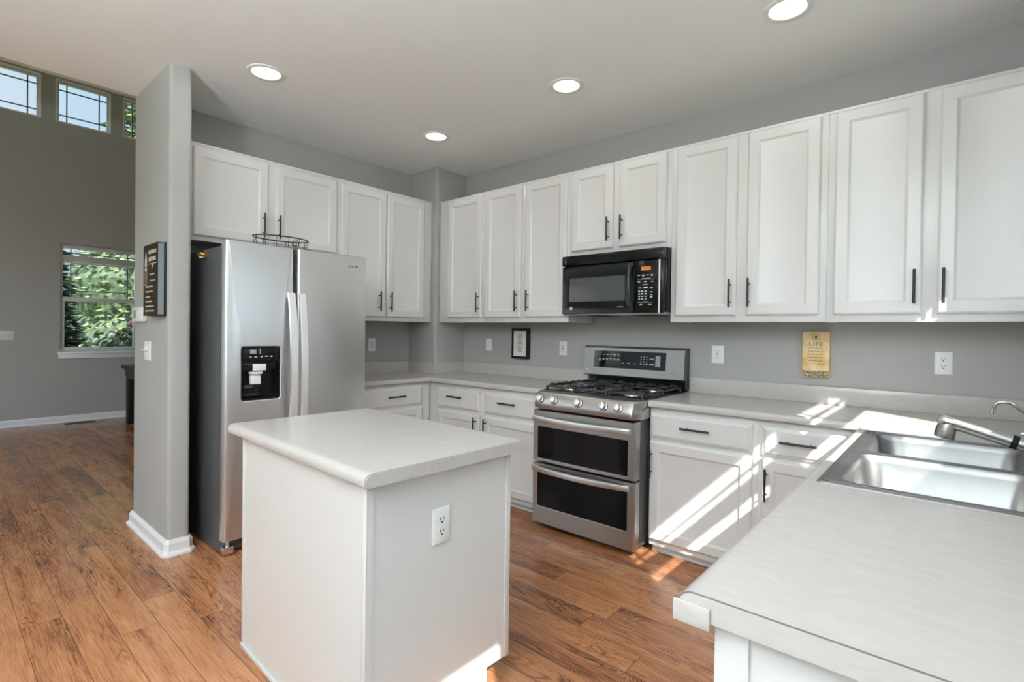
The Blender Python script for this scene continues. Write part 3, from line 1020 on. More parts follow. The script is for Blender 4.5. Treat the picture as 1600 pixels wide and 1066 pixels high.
# cooktop with burners and three grates
MB().box(.006, RW+.006, -.660, -.060, .898, .9185, .006).build('cooktop', M['enamel'], rng)
for bx, by, br in ((.15, -.52, .045), (.15, -.21, .040), (.385, -.365, .050), (.61, -.52, .050), (.61, -.21, .035)):
    b = MB()
    b.lathe([(br+.014, .9185), (br+.012, .926), (br, .929), (br-.004, .934)], (bx, by, 0), 24)
    bo = b.build('burner', M['alu'], rng)
    MB().lathe([(br-.003, .934), (br-.001, .938), (br-.006, .944), (.001, .945)], (bx, by, 0), 24).build('burner_cap', M['iron'], bo)
for gx0, gx1 in ((.025, .262), (.272, .500), (.510, .745)):
    g = MB()
    y0, y1, zt = -.645, -.085, .957
    r = .0055
    zb = .935
    for y in (y0, y1):
        g.box(gx0, gx1, y-r, y+r, zb, zb+.012, .003)
    for x in (gx0+r, gx1-r):
        g.box(x-r, x+r, y0, y1, zb, zb+.012, .003)
    for x in (gx0+r, gx1-r):
        for y in (y0, (y0+y1)/2, y1):
            g.box(x-.008, x+.008, y-.008, y+.008, .9187, zb+.004, .003)
    nf = 7
    for i in range(nf):
        y = y0+.03+(y1-y0-.06)*i/(nf-1)
        for s in (0, 1):
            xa = gx0 if s == 0 else gx1
            xb = xa+(1 if s == 0 else -1)*(.082 if i % 2 else .062)
            g.tube([(xa, y, zb+.004), (xa+(xb-xa)*.15, y, zt-.004), (xa+(xb-xa)*.3, y, zt), (xb, y, zt)], .0052, 6)
    for x in ((gx0+gx1)/2,):
        for ya, yb in ((y0, y0+.10), (y1, y1-.10)):
            g.tube([(x, ya, zb+.004), (x, ya+(yb-ya)*.15, zt-.004), (x, ya+(yb-ya)*.35, zt), (x, yb, zt)], .0052, 6)
    g.box((gx0+gx1)/2-.075, (gx0+gx1)/2+.075, (y0+y1)/2-.006, (y0+y1)/2+.006, zt-.008, zt+.002, .003)
    g.build('grate', M['iron'], rng, 40)
# backguard
b = MB()
sec = [(-.008, .914), (-.060, .914), (-.060, 1.000), (-.008, 1.000)]
b.add([(u, y, z) for u in (.004, RW-.004) for y, z in sec], [(0, 1, 2, 3), (7, 6, 5, 4)]+[(i, (i+1) % 4, 4+(i+1) % 4, 4+i) for i in range(4)])
b.build('vent_panel', M['blackgloss'], rng)
b = MB()
sec = [(-.006, .988), (-.090, .988), (-.095, .996), (-.072, 1.198), (-.062, 1.212), (-.006, 1.212)]
ns = len(sec)
b.add([(u, y, z) for u in (-.038, RW+.002) for y, z in sec], [tuple(range(ns)), tuple(range(2*ns-1, ns-1, -1))]+[(i, (i+1) % ns, ns+(i+1) % ns, ns+i) for i in range(ns)])
bg = b.build('backguard', M['steel_b'], rng, 20)
MB().box(RW+.002, RW+.008, -.062, -.006, .93, 1.212, .002).build('backguard_side', M['case'], bg)
# the display lies on the leaning face: tilt matrix
th = math.atan2(.023, .202)
Mt = Matrix.Translation((0, -.0955, .996)) @ Matrix.Rotation(-th, 4, 'X')
def on_face(mb, fn):
    t = MB(); fn(t)
    mb.v, mb.f, mb.m = [tuple(Mt @ Vector(p)) for p in t.v], t.f, t.m
b = MB()
def fdisp(t):
    t.rings([rect(.052, .632, .055, .182, .0005, .006), rect(.052, .632, .055, .182, .0022, .006)])
on_face(b, fdisp)
dp = b.build('display', M['blackglass'], bg, 30)
b = MB()
def fmarks(t):
    R = random.Random(3)
    def bar(u, v, w, h=.0035):
        t.box(u-w/2, u+w/2, -.0030, -.0023, v-h/2, v+h/2)
    for j, v in enumerate((.153, .122)):
        for i in range(6):
            bar(.105+i*.031, v, .018, .004)
            if i > 3 or j: bar(.105+i*.031, v-.008, .015, .004)
    bar(.105, .104, .012)
    for i in range(3):
        bar(.300+i*.048, .095, .020+.004*(i == 2))
    for j in range(4):
        for i in range(3):
            bar(.445+i*.022, .146-j*.017, .005, .007)
            if j == 3 and i != 1: bar(.445+i*.022, .146-j*.017, .014, .010)
    bar(.528, .136, .030); bar(.528, .130, .036); bar(.528, .098, .030); bar(.528, .092, .034)
    t.box(.555, .592, -.0032, -.0023, .080, .158, mi=1)
on_face(b, fmarks)
b.build('key_markings', [M['mark'], M['keys']], dp, 0)
b = MB()
def fl(t):
    t.rings([[(.0+.010*math.cos(a), -.0006, .036+.010*math.sin(a)) for a in [2*PI*i/3+.0 for i in range(3)]],
             [(.0+.010*math.cos(a), -.0016, .036+.010*math.sin(a)) for a in [2*PI*i/3+.0 for i in range(3)]]])
on_face(b, fl)
b.build('maker_logo', M['mark'], bg, 0)
b = MB()
def fl2(t):
    for u, w in ((.668, .008), (.680, .010), (.694, .010), (.708, .008)):
        t.box(u-w/2, u+w/2, -.0016, -.0004, .033, .043)
on_face(b, fl2)
b.build('model_lettering', M['greymark'], bg, 0)

# ------------------------------------------------------------------ microwave
MX0, MX1 = 1.846, 2.628
MW_ = MX1-MX0
mwv = thing('microwave', 'black over the range microwave with amber clock and grey door window', 'microwave', (MX0, 0, 1.437))
MHt = .424
MB().box(0, MW_, -.385, -.006, .012, MHt, .002).build('body', M['blackgloss'], mwv)
b = MB()
b.box(0, MW_, -.425, -.385, .350, MHt-.002, .008)
for k in range(7):
    z = .360+k*.0075
    b.box(.050, MW_-.060, -.428, -.424, z, z+.0042, .0012)
vg = b.build('vent_grille', M['blackgloss'], mwv, 35)
b = MB()
for k in range(5):
    b.box(.030, .038, -.4262, -.4248, .362+k*.011, .367+k*.011)
b.build('grille_marks', M['greymark'], vg, 0)
b = MB()
b.rings([rect(.004, .578, .006, .346, .385, .004), rect(.004, .578, .006, .346, .418, .004), rect(.008, .574, .010, .342, .424, .006),
         rect(.066, .512, .090, .262, .424, .006), rect(.069, .509, .093, .259, .4225, .006)], cap1=False)
md = b.build('door', M['blackgloss'], mwv, 30)
MB().rings([rect(.0685, .5095, .0925, .2595, .410, .006), rect(.0685, .5095, .0925, .2595, .4228, .006)]).build('window', M['mwglass'], md, 30, 'grey screened door window')
hb = MB()
pts = []
for i in range(17):
    t = i/16
    pts.append((.560+.006*math.cos(PI*t), -.432-.030*math.sin(PI*t), .030+.300*t))
hb.tube(pts, [.009+.009*(i/16)**1.5 for i in range(17)], 10, flat=((1, 0, 0), .75))
hb.box(.553, .570, -.436, -.420, .022, .042, .003); hb.box(.548, .572, -.436, -.420, .312, .336, .003)
hb.build('handle', M['handlegloss'], md, 50)
b = MB()
b.lathe([(.011, 0), (.011, .0012), (.0085, .0013), (.0085, .0006), (.001, .0006)], n=20, M=Matrix.Translation((.085, -.4240, .045)) @ Matrix.Rotation(PI/2, 4, 'X'))
b.build('maker_logo', M['mark'], md, 0)
b = MB()
for u, w in ((.462, .010), (.476, .014), (.494, .012)):
    b.box(u-w/2, u+w/2, -.4248, -.4238, .047, .052)
b.build('model_lettering', M['mark'], md, 0)
pn = MB().box(.582, MW_-.004, -.424, -.385, .006, .346, .004).build('control_panel', M['blackgloss'], mwv, 35)
MB().box(.628, .694, -.4255, -.4232, .280, .306, .001).build('clock_display', M['amber'], pn, 0, 'amber lit clock')
b = MB()
def kb_(u, v, w, h=.004): b.box(u-w/2, u+w/2, -.4252, -.4238, v-h/2, v+h/2)
for i in range(4): kb_(.612+i*.030, .250, .017); kb_(.612+i*.030, .244, .014, .003) if i in (1, 3) else None
kb_(.662, .228, .06, .003); kb_(.66, .222, .115, .0012)
for u in (.612, .658, .704): kb_(u, .208, .020)
kb_(.655, .190, .034, .003)
kb_(.620, .168, .022); kb_(.660, .170, .026, .009); kb_(.700, .166, .016, .007)
for j in range(4):
    for i in range(3):
        kb_(.616+i*.022, .146-j*.016, .012, .008 if j < 2 else .005)
kb_(.700, .140, .016, .006); kb_(.700, .122, .016, .004); kb_(.700, .108, .016, .007)
kb_(.660, .076, .115, .0012); kb_(.660, .079, .03, .003)
kb_(.628, .060, .018, .006); kb_(.690, .060, .024, .005)
b.build('key_markings', M['mark'], pn, 0)
MB().box(MW_-.034, MW_-.024, -.4262, -.4235, .004, .344, .001).build('edge_strip', M['steel_h'], pn, 0, 'thin bright strip down the panel edge')
b = MB()
b.box(.004, MW_-.004, -.405, -.010, 0, .012, .002)
und = b.build('underside', M['alu'], mwv)
for u0, u1 in ((.12, .30), (.48, .66)):
    MB().box(u0, u1, -.30, -.08, -.003, .001, .001).build('grease_filter', M['slot'], und)
MB().box(.34, .44, -.38, -.33, -.003, .001, .001).build('lamp_cover', M['white'], und)

# ------------------------------------------------------------------ refrigerator (front faces +x: local x runs along +y)
FY0, FY1 = -2.352, -1.436
FW = FY1-FY0
fr = thing('refrigerator', 'stainless steel side by side refrigerator with dark grey sides', 'refrigerator', (0, FY0, 0), PI/2)
MB().box(.004, FW-.004, -.835, -.030, .012, 1.785, .004).build('case', M['case'], fr, 30, 'dark grey cabinet sides')
SPL0, SPL1 = .394, .420
def L(u0, u1, v0, v1, n, r=.004): return rect(u0, u1, v0, v1, n, r, 4)
VB, VT = .085, 1.815
D = .900
du0, du1, dv0, dv1 = .085, .319, .882, 1.208
b = MB()
b.rings([L(0, SPL0, VB, VT, .842), L(0, SPL0, VB, VT, D-.016), L(.004, SPL0-.004, VB+.002, VT-.002, D-.005), L(.014, SPL0-.012, VB+.006, VT-.006, D),
         L(du0, du1, dv0, dv1, D, .016), L(du0+.004, du1-.004, dv0+.004, dv1-.004, D-.003, .014)], cap1=False)
dl = b.build('door', M['steel_v'], fr, 30)
b = MB()
b.rings([L(SPL1, FW, VB, VT, .842), L(SPL1, FW, VB, VT, D-.016), L(SPL1+.004, FW-.004, VB+.002, VT-.002, D-.005), L(SPL1+.012, FW-.014, VB+.006, VT-.006, D)])
dr = b.build('door', M['steel_v'], fr, 30)
MB().box(SPL0-.006, SPL1+.006, -.860, -.838, VB, VT-.004).build('gasket', M['slot'], fr, 0)
# dispenser recess with its panel, chute, paddle and tray
b = MB()
b.rings([L(du0+.0035, du1-.0035, dv0+.0035, dv1-.0035, D-.0028, .014), L(du0+.007, du1-.007, dv0+.007, dv1-.007, D-.003, .012),
         L(du0+.012, du1-.012, dv0+.016, dv1-.10, D-.004, .010), L(du0+.020, du1-.030, dv0+.020, dv1-.11, D-.056, .010)], cap0=False)
ds = b.build('dispenser', M['blackgloss'], dl, 30)
b = MB()
b.box(du0+.016, du1-.014, -D-.0005, -D+.004, dv1-.094, dv1-.012, .002)
b.box(du0+.006, du1-.022, -D+.012, -D+.046, dv1-.145, dv1-.098, .003)
b.box(du0+.052, du0+.088, -D-.0015, -D, dv1-.046, dv1-.022, .0008, mi=1)
for u, w, v in ((.055, .012, .066), (.085, .016, .066), (.118, .012, .065), (.148, .020, .063), (.176, .012, .064)):
    b.box(du0+u-w/2, du0+u+w/2, -D-.0015, -D, dv1-v-.003, dv1-v+.003, .0006, mi=2)
b.box(du0+.108, du0+.110, -D-.0015, -D, dv1-.050, dv1-.014, mi=2)
b.build('dispenser_panel', [M['blackgloss'], M['keys'], M['mark']], dl, 30)
b = MB()
b.box(du0+.072, du0+.146, -D-.001, -D+.030, dv1-.148, dv1-.108, .003)
b.lathe([(.036, 0), (.040, .010), (.036, .014)], (du0+.094, -D+.024, dv1-.168), 20)
b.box(du0+.060, du0+.118, -D+.004, -D+.034, dv1-.228, dv1-.174, .004)
b.build('dispenser_chute', M['white'], dl, 35, 'white ice chute and paddle')
b = MB()
b.box(du0+.018, du0+.118, -D+.002, -D+.040, dv0+.026, dv0+.098, .003)
b.build('dispenser_tray', M['clear'], dl, 35, 'clear plastic drip guard')
def fridge_handle(parent, u0, w):
    b = MB()
    N = 25
    vs, fs = [], []
    sec = [(-w/2, -.006), (-w/2+.003, -.010), (w/2-.003, -.010), (w/2, -.006), (w/2, .008), (-w/2, .008)]
    k = len(sec)
    for i in range(N):
        t = i/(N-1)
        n = D+.014+.050*math.sin(PI*t)**.75
        for a, c in sec:
            vs.append((u0+a, -n+c, .470+1.062*t))
    fs = [(i*k+j, (i+1)*k+j, (i+1)*k+(j+1) % k, i*k+(j+1) % k) for i in range(N-1) for j in range(k)]
    fs += [tuple(range(k)), tuple((N-1)*k+j for j in range(k-1, -1, -1))]
    b.add(vs, fs)
    for z in (.485, 1.517):
        b.box(u0-w/2+.004, u0+w/2-.004, -D-.012, -D+.002, z-.014, z+.014, .003)
    return b.build('handle', M['handlesteel'], parent, 40)
fridge_handle(dl, SPL0-.020, .044)
fridge_handle(dr, SPL1+.022, .040)
b = MB()
for u0, w in ((.776, .018), (.798, .014), (.818, .022), (.836, .010)):
    b.box(u0, u0+w*.9, -D-.0006, -D+.001, 1.735, 1.747)
b.build('maker_mark', M['greymark'], dr, 0)
b = MB()
b.box(.010, FW-.010, -.845, -.80, .018, .080, .003)
gr = b.build('kick_grille', M['case'], fr)
for u in (.004, FW-.060):
    b = MB()
    b.box(u, u+.056, -D+.010, -.835, .012, .052, .004)
    b.cyl((u+.028, -D+.03, .052), (u+.028, -D+.03, .088), .010, 12)
    b.build('hinge_foot', M['chrome'], fr)
for u in (.03, FW-.09):
    MB().box(u, u+.06, -.85, -.74, 1.785, 1.803, .005).build('hinge_cover', M['case'], fr)

# wire basket on top of the refrigerator
BX, BY, BZ = .745, -1.965, 1.7872
bk = thing('wire_basket', 'low oval black wire basket on top of the refrigerator', 'basket', (BX, BY, BZ))
def oval(ax, ay, z, n=40):
    return [(ax*math.cos(2*PI*i/n), ay*math.sin(2*PI*i/n), z) for i in range(n)]
MB().tube(oval(.105, .172, .100), .0042, 6, True).build('rim', M['black'], bk)
MB().tube(oval(.080, .140, .0035), .0032, 6, True).build('base_ring', M['black'], bk)
MB().tube(oval(.094, .158, .050), .0018, 6, True).build('middle_ring', M['black'], bk)
b = MB()
for i in range(14):
    a = 2*PI*i/14
    b.tube([(.105*math.cos(a), .172*math.sin(a), .100), (.098*math.cos(a), .163*math.sin(a), .055), (.080*math.cos(a), .140*math.sin(a), .0035)], .0020, 6)
for i in range(-3, 4):
    y = .04*i
    x = .080*math.sqrt(max(0, 1-(y/.140)**2))
    b.tube([(-x, y, .0035), (x, y, .0035)], .0016, 6)
b.build('ribs', M['black'], bk)
b = MB()
sp = []
for i in range(60):
    t = i/59
    r = .004+.022*t
    a = 4.5*PI*t
    sp.append((.101-.006*(1-t), .040+r*math.cos(a), .064+r*math.sin(a)))
b.tube(sp, .0022, 6)
b.build('scroll', M['black'], bk)

# brass magnet on the side of the refrigerator
mg = thing('brass_magnet', 'small round brass magnet with a pale clip on the refrigerator side', 'magnet', (.575, FY0+.003, 1.752))
Mr = Matrix.Rotation(PI/2, 4, 'X')
MB().lathe([(.030, 0), (.030, .004), (.024, .010), (.020, .011)], n=24, M=Mr).build('disc', M['brass'], mg)
MB().lathe([(.012, .010), (.012, .030), (.016, .034), (.010, .040)], n=20, M=Mr).build('stem', M['brass'], mg)
MB().box(-.032, -.006, -.030, -.022, -.004, .004, .002).box(-.026, -.002, -.030, -.012, -.020, -.010, .002).build('clip', M['white'], mg)

# ------------------------------------------------------------------ sink and taps
sk = thing('kitchen_sink', 'stainless steel double bowl sink set in the counter', 'sink', ((SX0+SX1)/2, (SYA+SYB)/2, .914))
hw, hl = (SX1-SX0)/2, (SYB-SYA)/2
def rl(x0, x1, y0, y1, z, r, k=5):
    out = []
    for cx, cy, a0 in ((x1-r, y0+r, -PI/2), (x1-r, y1-r, 0), (x0+r, y1-r, PI/2), (x0+r, y0+r, PI)):
        for i in range(k+1):
            a = a0+PI/2*i/k
            out.append((cx+r*math.cos(a), cy+r*math.sin(a), z))
    return out
# rim deck as two rings round two holes, meeting on the divider
b = MB()
bx0, bx1 = -hw+.042, hw-.085
ymid = .012
for ya, yb, oy0, oy1 in ((-hl+.040, ymid-.018, -hl, ymid), (ymid+.018, hl-.040, ymid, hl)):
    c0 = .016
    outer = rl(-hw, hw, oy0, oy1, .0045, .0004)
    inner = rl(bx0, bx1, ya, yb, .0045, .055)
    b.rings([outer, inner, rl(bx0+.004, bx1-.004, ya+.004, yb-.004, .0005, .052), rl(bx0+.010, bx1-.010, ya+.010, yb-.010, -.020, .050),
             rl(bx0+.022, bx1-.022, ya+.022, yb-.022, -.155, .055), rl(bx0+.050, bx1-.050, ya+.050, yb-.050, -.176, .06),
             rl((bx0+bx1)/2-.05, (bx0+bx1)/2+.05, (ya+yb)/2-.05, (ya+yb)/2+.05, -.180, .0499)], cap0=False)
b.rings([rl(-hw-.003, hw+.003, -hl-.003, hl+.003, .0003, .012), rl(-hw-.001, hw+.001, -hl-.001, hl+.001, .0045, .012), rl(-hw+.002, hw-.002, -hl+.002, hl-.002, .0052, .010)], cap0=False, cap1=False)
# upright bead round the rim
b.tube(rl(-hw+.010, hw-.010, -hl+.010, hl-.010, .0048, .02), .0030, 6, True)
b.build('basin', M['steel_sink'], sk, 50)
for yc in ((-hl+.040+ymid-.018)/2, (ymid+.018+hl-.040)/2):
    MB().lathe([(.042, -.1796), (.044, -.176), (.036, -.176), (.030, -.1785), (.001, -.1785)], ((bx0+bx1)/2, yc, 0), 24).build('drain', M['chrome'], sk)

fa = thing('kitchen_faucet', 'brushed nickel pull out faucet leaning over the sink, black ring on its spout', 'faucet', (4.252, -1.350, .9193))
MB().lathe([(.030, 0), (.030, .008), (.024, .012), (.023, .060), (.026, .075), (.020, .085)], n=24).build('base', M['nickel'], fa)
# spout direction: towards -x, slightly up
P0 = Vector((0, 0, .060)); P1 = Vector((-.240, .000, .128))
dirv = (P1-P0).normalized()
MB().tube([P0, P0+dirv*.03, P0.lerp(P1, .36)], [.025, .022, .0205], 16).build('spout', M['nickel'], fa)
MB().tube([P0.lerp(P1, .36), P0.lerp(P1, .42)], .0215, 16).build('ring', M['blackgloss'], fa, 40, 'black ring')
b = MB()
b.tube([P0.lerp(P1, .42), P0.lerp(P1, .6), P0.lerp(P1, .86), P0.lerp(P1, .97), P1+Vector((-.012, 0, .001)), P1+Vector((-.026, 0, -.010))], [.0205, .0200, .0195, .022, .0235, .014], 18)
b.tube([P1+Vector((.004, 0, .010)), P1+Vector((-.006, 0, -.012)), P1+Vector((-.012, 0, -.040)), P1+Vector((-.014, 0, -.050))], [.020, .0245, .0265, .0255], 18)
b.build('spray_head', M['nickel'], fa, 60)
MB().tube([(0, 0, .080), (.0, .02, .100), (.005, .085, .135)], [.012, .008, .006], 10).build('lever', M['nickel'], fa)

fb = thing('filter_tap', 'small chrome filtered water tap with a hooked spout behind the faucet', 'tap', (4.262, -.950, .9142))
b = MB()
b.lathe([(.022, 0), (.022, .006), (.012, .010), (.011, .050), (.008, .056)], n=18)
b.build('base', M['chrome'], fb)
hook = [(0, 0, .050), (-.008, 0, .085)]
for i in range(0, 7):
    t = i/6
    hook.append((-.012-.080*t, 0, .105+.066*t))
for i in range(1, 9):
    a = PI/2+.5*(1-i/8)*0 + (i/8)*1.75
    hook.append((-.104+.026*math.cos(a)-.004, 0, .146+.026*math.sin(a)))
MB().tube(hook, .0055, 10).build('spout', M['nickel'], fb, 60)
e = hook[-1]
MB().cyl((e[0], 0, e[2]+.004), (e[0]-.002, 0, e[2]-.014), .0085, 14).build('nozzle', M['chrome'], fb)
MB().tube([(-.004, 0, .056), (-.035, .004, .066), (-.062, .006, .064)], [.007, .005, .006], 10).build('lever', M['chrome'], fb)

# ------------------------------------------------------------------ outlets and switches (local frame x right, -y out of the wall)
def outlet(label, loc, rz, w=.074, h=.118, style='duplex', group='white power outlets'):
    o = thing('power_outlet', label, 'outlet', loc, rz, group)
    b = MB()
    b.rings([rect(-w/2, w/2, -h/2, h/2, .0, .004), rect(-w/2, w/2, -h/2, h/2, .003, .004), rect(-w/2+.004, w/2-.004, -h/2+.004, h/2-.004, .0060, .004)])
    b.build('plate', M['white'], o, 30)
    if style == 'decora':
        f = MB().box(-.0165, .0165, -.0078, -.0058, -.034, .034, .0008).build('socket', M['white'], o)
        b = MB()
        for v in (-.019, .019):
            b.box(-.0080, -.0058, -.0084, -.0076, v, v+.010); b.box(.0052, .0074, -.0084, -.0076, v+.001, v+.009); b.box(-.0028, .0022, -.0084, -.0076, v-.010, v-.005)
        b.box(-.006, .006, -.0088, -.0076, -.0035, .0035)
        b.build('slots', M['slot'], f, 0)
    else:
        for v in (-.0195, .0195):
            f = MB().rings([rect(-.0165, .0165, v-.014, v+.014, .0055, .009), rect(-.0165, .0165, v-.014, v+.014, .0076, .009)]).build('socket', M['white'], o, 30)
            b = MB()
            b.box(-.0085, -.0062, -.0084, -.0074, v+.000, v+.0095); b.box(.0055, .0076, -.0084, -.0074, v+.001, v+.0085)
            b.lathe([(.0032, 0), (.0032, .001)], n=10, M=Matrix.Translation((-.0005, -.0074, v-.0068)) @ Mr)
            b.build('slots', M['slot'], f, 0)
        MB().lathe([(.003, 0), (.003, .0008), (.001, .001)], n=10, M=Matrix.Translation((0, -.0060, 0)) @ Mr).build('screw', M['white'], o)
    return o
outlet('white outlet on the wall between refrigerator and corner column', (.001, -.789, 1.173), PI/2, style='decora')
outlet('white outlet between the framed quote and the range backguard', (1.570, -.001, 1.178), 0, style='decora')
outlet('white outlet on the wall right of the range', (2.823, -.001, 1.179), 0, .080, .120, style='decora')
outlet('wide white outlet on the wall between golden plaque and sink tap', (3.973, -.001, 1.178), 0, .074, .118)
# outlet on the island end (faces +x of the turned island)
Mi2 = Matrix.Translation((IC[0], IC[1], 0)) @ Matrix.Rotation(IR, 4, 'Z')
p = Mi2 @ Vector((.4862, -.034, .682))
outlet('white outlet on the end panel of the kitchen island', p[:], PI/2+IR, .072, .116)
sw = thing('light_switch', 'slim white switch plate between the corner column and the framed quote', 'switch', (.723, -.001, 1.185), 0, 'white wall switches')
MB().rings([rect(-.036, .036, -.056, .056, 0, .004), rect(-.036, .036, -.056, .056, .003, .004), rect(-.032, .032, -.052, .052, .006, .004)]).build('plate', M['white'], sw, 30)
MB().box(-.016, .016, -.0085, -.0058, -.033, .033, .001).build('rocker', M['white'], sw)
sw = thing('light_switch', 'wide white four gang switch plate on the far grey wall', 'switch', (XF+.001, -2.808, 1.172), PI/2, 'white wall switches')
MB().rings([rect(-.108, .108, -.057, .057, 0, .004), rect(-.108, .108, -.057, .057, .003, .004), rect(-.104, .104, -.053, .053, .006, .004)]).build('plate', M['white'], sw, 30)
for k in range(4):
    u = -.069+.046*k
    f = MB().box(u-.005, u+.005, -.0072, -.0058, -.012, .012).build('toggle_slot', M['keys'], sw, 0)
    MB().box(u-.0035, u+.0035, -.018, -.006, -.001, .008, .001).build('toggle', M['white'], f)
sw = thing('light_switch', 'white dimmer switch plate below the dark sign on the wall end', 'switch', (.243, SY0-.001, 1.163), 0, 'white wall switches')
MB().rings([rect(-.060, .060, -.060, .060, 0, .004), rect(-.060, .060, -.060, .060, .003, .004), rect(-.056, .056, -.056, .056, .0065, .004)]).build('plate', M['white'], sw, 30)
MB().box(-.040, .006, -.014, -.006, -.030, .030, .001).build('rocker', M['white'], sw)
MB().box(-.046, .030, -.030, -.012, .004, .010, .001).build('slider', M['white'], sw)
ts = thing('thermostat', 'white wall thermostat with a grey screen behind the dark sign', 'thermostat', (.110, SY0-.001, 1.389))
MB().box(-.120, .120, -.028, 0, -.045, .045, .005).build('housing', M['white'], ts)
MB().box(-.085, -.015, -.0292, -.0275, -.026, .026, .002).build('screen', M['keys'], ts)

# ------------------------------------------------------------------ pictures and signs
# dark sign on the wall end
SG = thing('wall_sign', 'tall dark brown lettered sign board hanging on the wall end', 'sign', (.317, SY0-.001, 1.378))
sw_, sh_ = .276, .418
MB().box(0, sw_, -.044, -.006, 0, sh_, .002).build('board', M['signface'], SG)
MB().box(sw_, sw_+.0015, -.0405, -.012, .006, sh_-.006).build('edge_panel', M['signside'], SG, 0, 'slate blue side of the board')
MB().box(.004, sw_+.004, -.006, 0, -.004, sh_+.003, .001).build('backing', M['black'], SG)
b = MB()
def sb(u0, u1, v0, v1): b.box(u0, u1, -.0448, -.0438, v0, v1)
for k, w in enumerate((.018, .016, .018, .022, .012, .020)):
    sb(.108+k*.025, .108+k*.025+w, .360, .382)
for k, w in enumerate((.020, .020, .016, .024, .016)):
    sb(.112+k*.029, .112+k*.029+w, .318, .342)
sb(.108, .262, .300, .304)
b.prism([(.165, .298), (.205, .298), (.185, .276)], 0, .001, M=Matrix(((1, 0, 0, 0), (0, 0, -1, -.0438), (0, 1, 0, 0), (0, 0, 0, 1))))
# slender emblem on the left
pl = [(.030, .290), (.074, .290), (.074, .330), (.060, .362), (.052, .378), (.044, .362), (.030, .330)]
b.prism(pl, 0, .001, M=Matrix(((1, 0, 0, 0), (0, 0, -1, -.0438), (0, 1, 0, 0), (0, 0, 0, 1))))
sb(.030, .074, .262, .284); sb(.030, .034, .190, .258); sb(.070, .074, .190, .258); sb(.038, .066, .176, .188)
R = random.Random(11)
for v, u0, n in ((.240, .128, 4), (.204, .128, 5), (.170, .060, 6), (.140, .052, 6), (.110, .050, 5), (.082, .050, 6), (.054, .046, 7), (.028, .046, 8)):
    u = u0
    for k in range(n):
        w = R.uniform(.010, .022)
        if u+w > .262: break
        sb(u, u+w, v-.004, v+.004)
        u += w+.007
b.build('lettering', M['cream'], SG, 0)

# framed quote
fq = thing('framed_quote', 'small black box frame with a white lettered card, left of the range', 'frame', (1.036, -.001, 1.074))
fw_, fh_ = .184, .266
b = MB()
for u0, u1, v0, v1 in ((0, fw_, 0, .022), (0, fw_, fh_-.022, fh_), (0, .018, .022, fh_-.022), (fw_-.018, fw_, .022, fh_-.022)):
    b.box(u0, u1, -.040, 0, v0, v1, .0015)
b.box(.010, fw_-.010, -.012, -.002, .010, fh_-.010)
b.build('frame', M['black'], fq)
cd = MB().box(.017, fw_-.017, -.0305, -.011, .021, fh_-.021).build('card', M['paper'], fq, 0)
b = MB()
for k, w in enumerate((.034, .052, .046, .056, .048, .050, .058, .046, .092, .052, .046, .036)):
    v = .212-.0135*k
    u = fw_/2-w/2-.004
    R2 = random.Random(k)
    while u < fw_/2+w/2-.004:
        ww = R2.uniform(.006, .014)
        b.box(u, min(u+ww, fw_/2+w/2), -.0311, -.0304, v-.0028, v+.0028)
        u += ww+.0035
b.build('lettering', M['ink'], cd, 0)

# golden plaque
lp = thing('wall_plaque', 'golden parchment plaque lettered LIFE on the wall above the counter', 'plaque', (3.326, -.001, 1.066), 0.0)
pw, ph = .141, .270
MB().box(0, pw, -.026, 0, 0, ph, .003).build('board', M['parchment'], lp)
MB().box(.002, pw-.002, -.0266, -.0255, .002, .040).build('scroll_band', M['scroll'], lp, 0)
b = MB()
put_text(b, 'LIFE', pw/2, .186, .0262, .033, width=.068, spacing=1.1)
for k, s in enumerate(('is not measured', 'by the number of', 'breaths we take', 'but by the number', 'of moments that', 'take our breath away')):
    put_text(b, s, pw/2-.002, .170-.0185*k, .0262, .0125, width=(.074, .078, .074, .084, .072, .098)[k], italic=.15)
b.build('lettering', M['ink'], lp, 0)
b = MB()
for u0, u1, v0, v1 in ((.050, .092, .250, .253), (.050, .092, .222, .225), (.050, .053, .222, .253), (.089, .092, .222, .253)):
    b.box(u0, u1, -.0268, -.0258, v0, v1)
for k in range(6):
    a = 2*PI*k/6
    b.lathe([(.0035, 0), (.0035, .0008)], n=8, M=Matrix.Translation((.071+.005*math.cos(a), -.0260, .2375+.005*math.sin(a))) @ Mr)
b.build('emblem', M['ink'], lp, 0)
b = MB()
for s in (-1, 1):
    b.tube([(pw/2+s*.030, -.0262, .204), (pw/2+s*.046, -.0262, .188), (pw/2+s*.058, -.0262, .170)], .0007, 5)
b.build('flourish', M['ink'], lp, 0)

# ------------------------------------------------------------------ recessed ceiling lamps
def ceiling_lamp(label, x, y, group='recessed ceiling lights'):
    o = thing('ceiling_light', label, 'ceiling light', (x, y, H), 0, group)
    b = MB()
    b.lathe([(.104, -.0005), (.104, -.004), (.098, -.007), (.080, -.006), (.077, -.0012)], n=40)
    b.build('trim_ring', M['white'], o)
    MB().lathe([(.0785, -.0008), (.0785, -.0024), (.060, -.0030), (.001, -.0032)], n=40).build('lens', M['lamp'], o, 40, 'glowing warm white lens')
    ld = bpy.data.lights.new('lamp_glow', 'AREA')
    ld.shape = 'DISK'; ld.size = .14
    ld.energy = LAMP_W; ld.color = LAMP_C
    lo = bpy.data.objects.new('lamp_glow', ld)
    COL.objects.link(lo)
    lo.location = (0, 0, -.010)
    lo.parent = o
    return o
ceiling_lamp('round recessed ceiling light nearest the partition wall, above the refrigerator front', .93, -2.150)
ceiling_lamp('round recessed ceiling light nearest the corner column', .95, -.865)
ceiling_lamp('round recessed ceiling light above the range', 2.20, -.900)
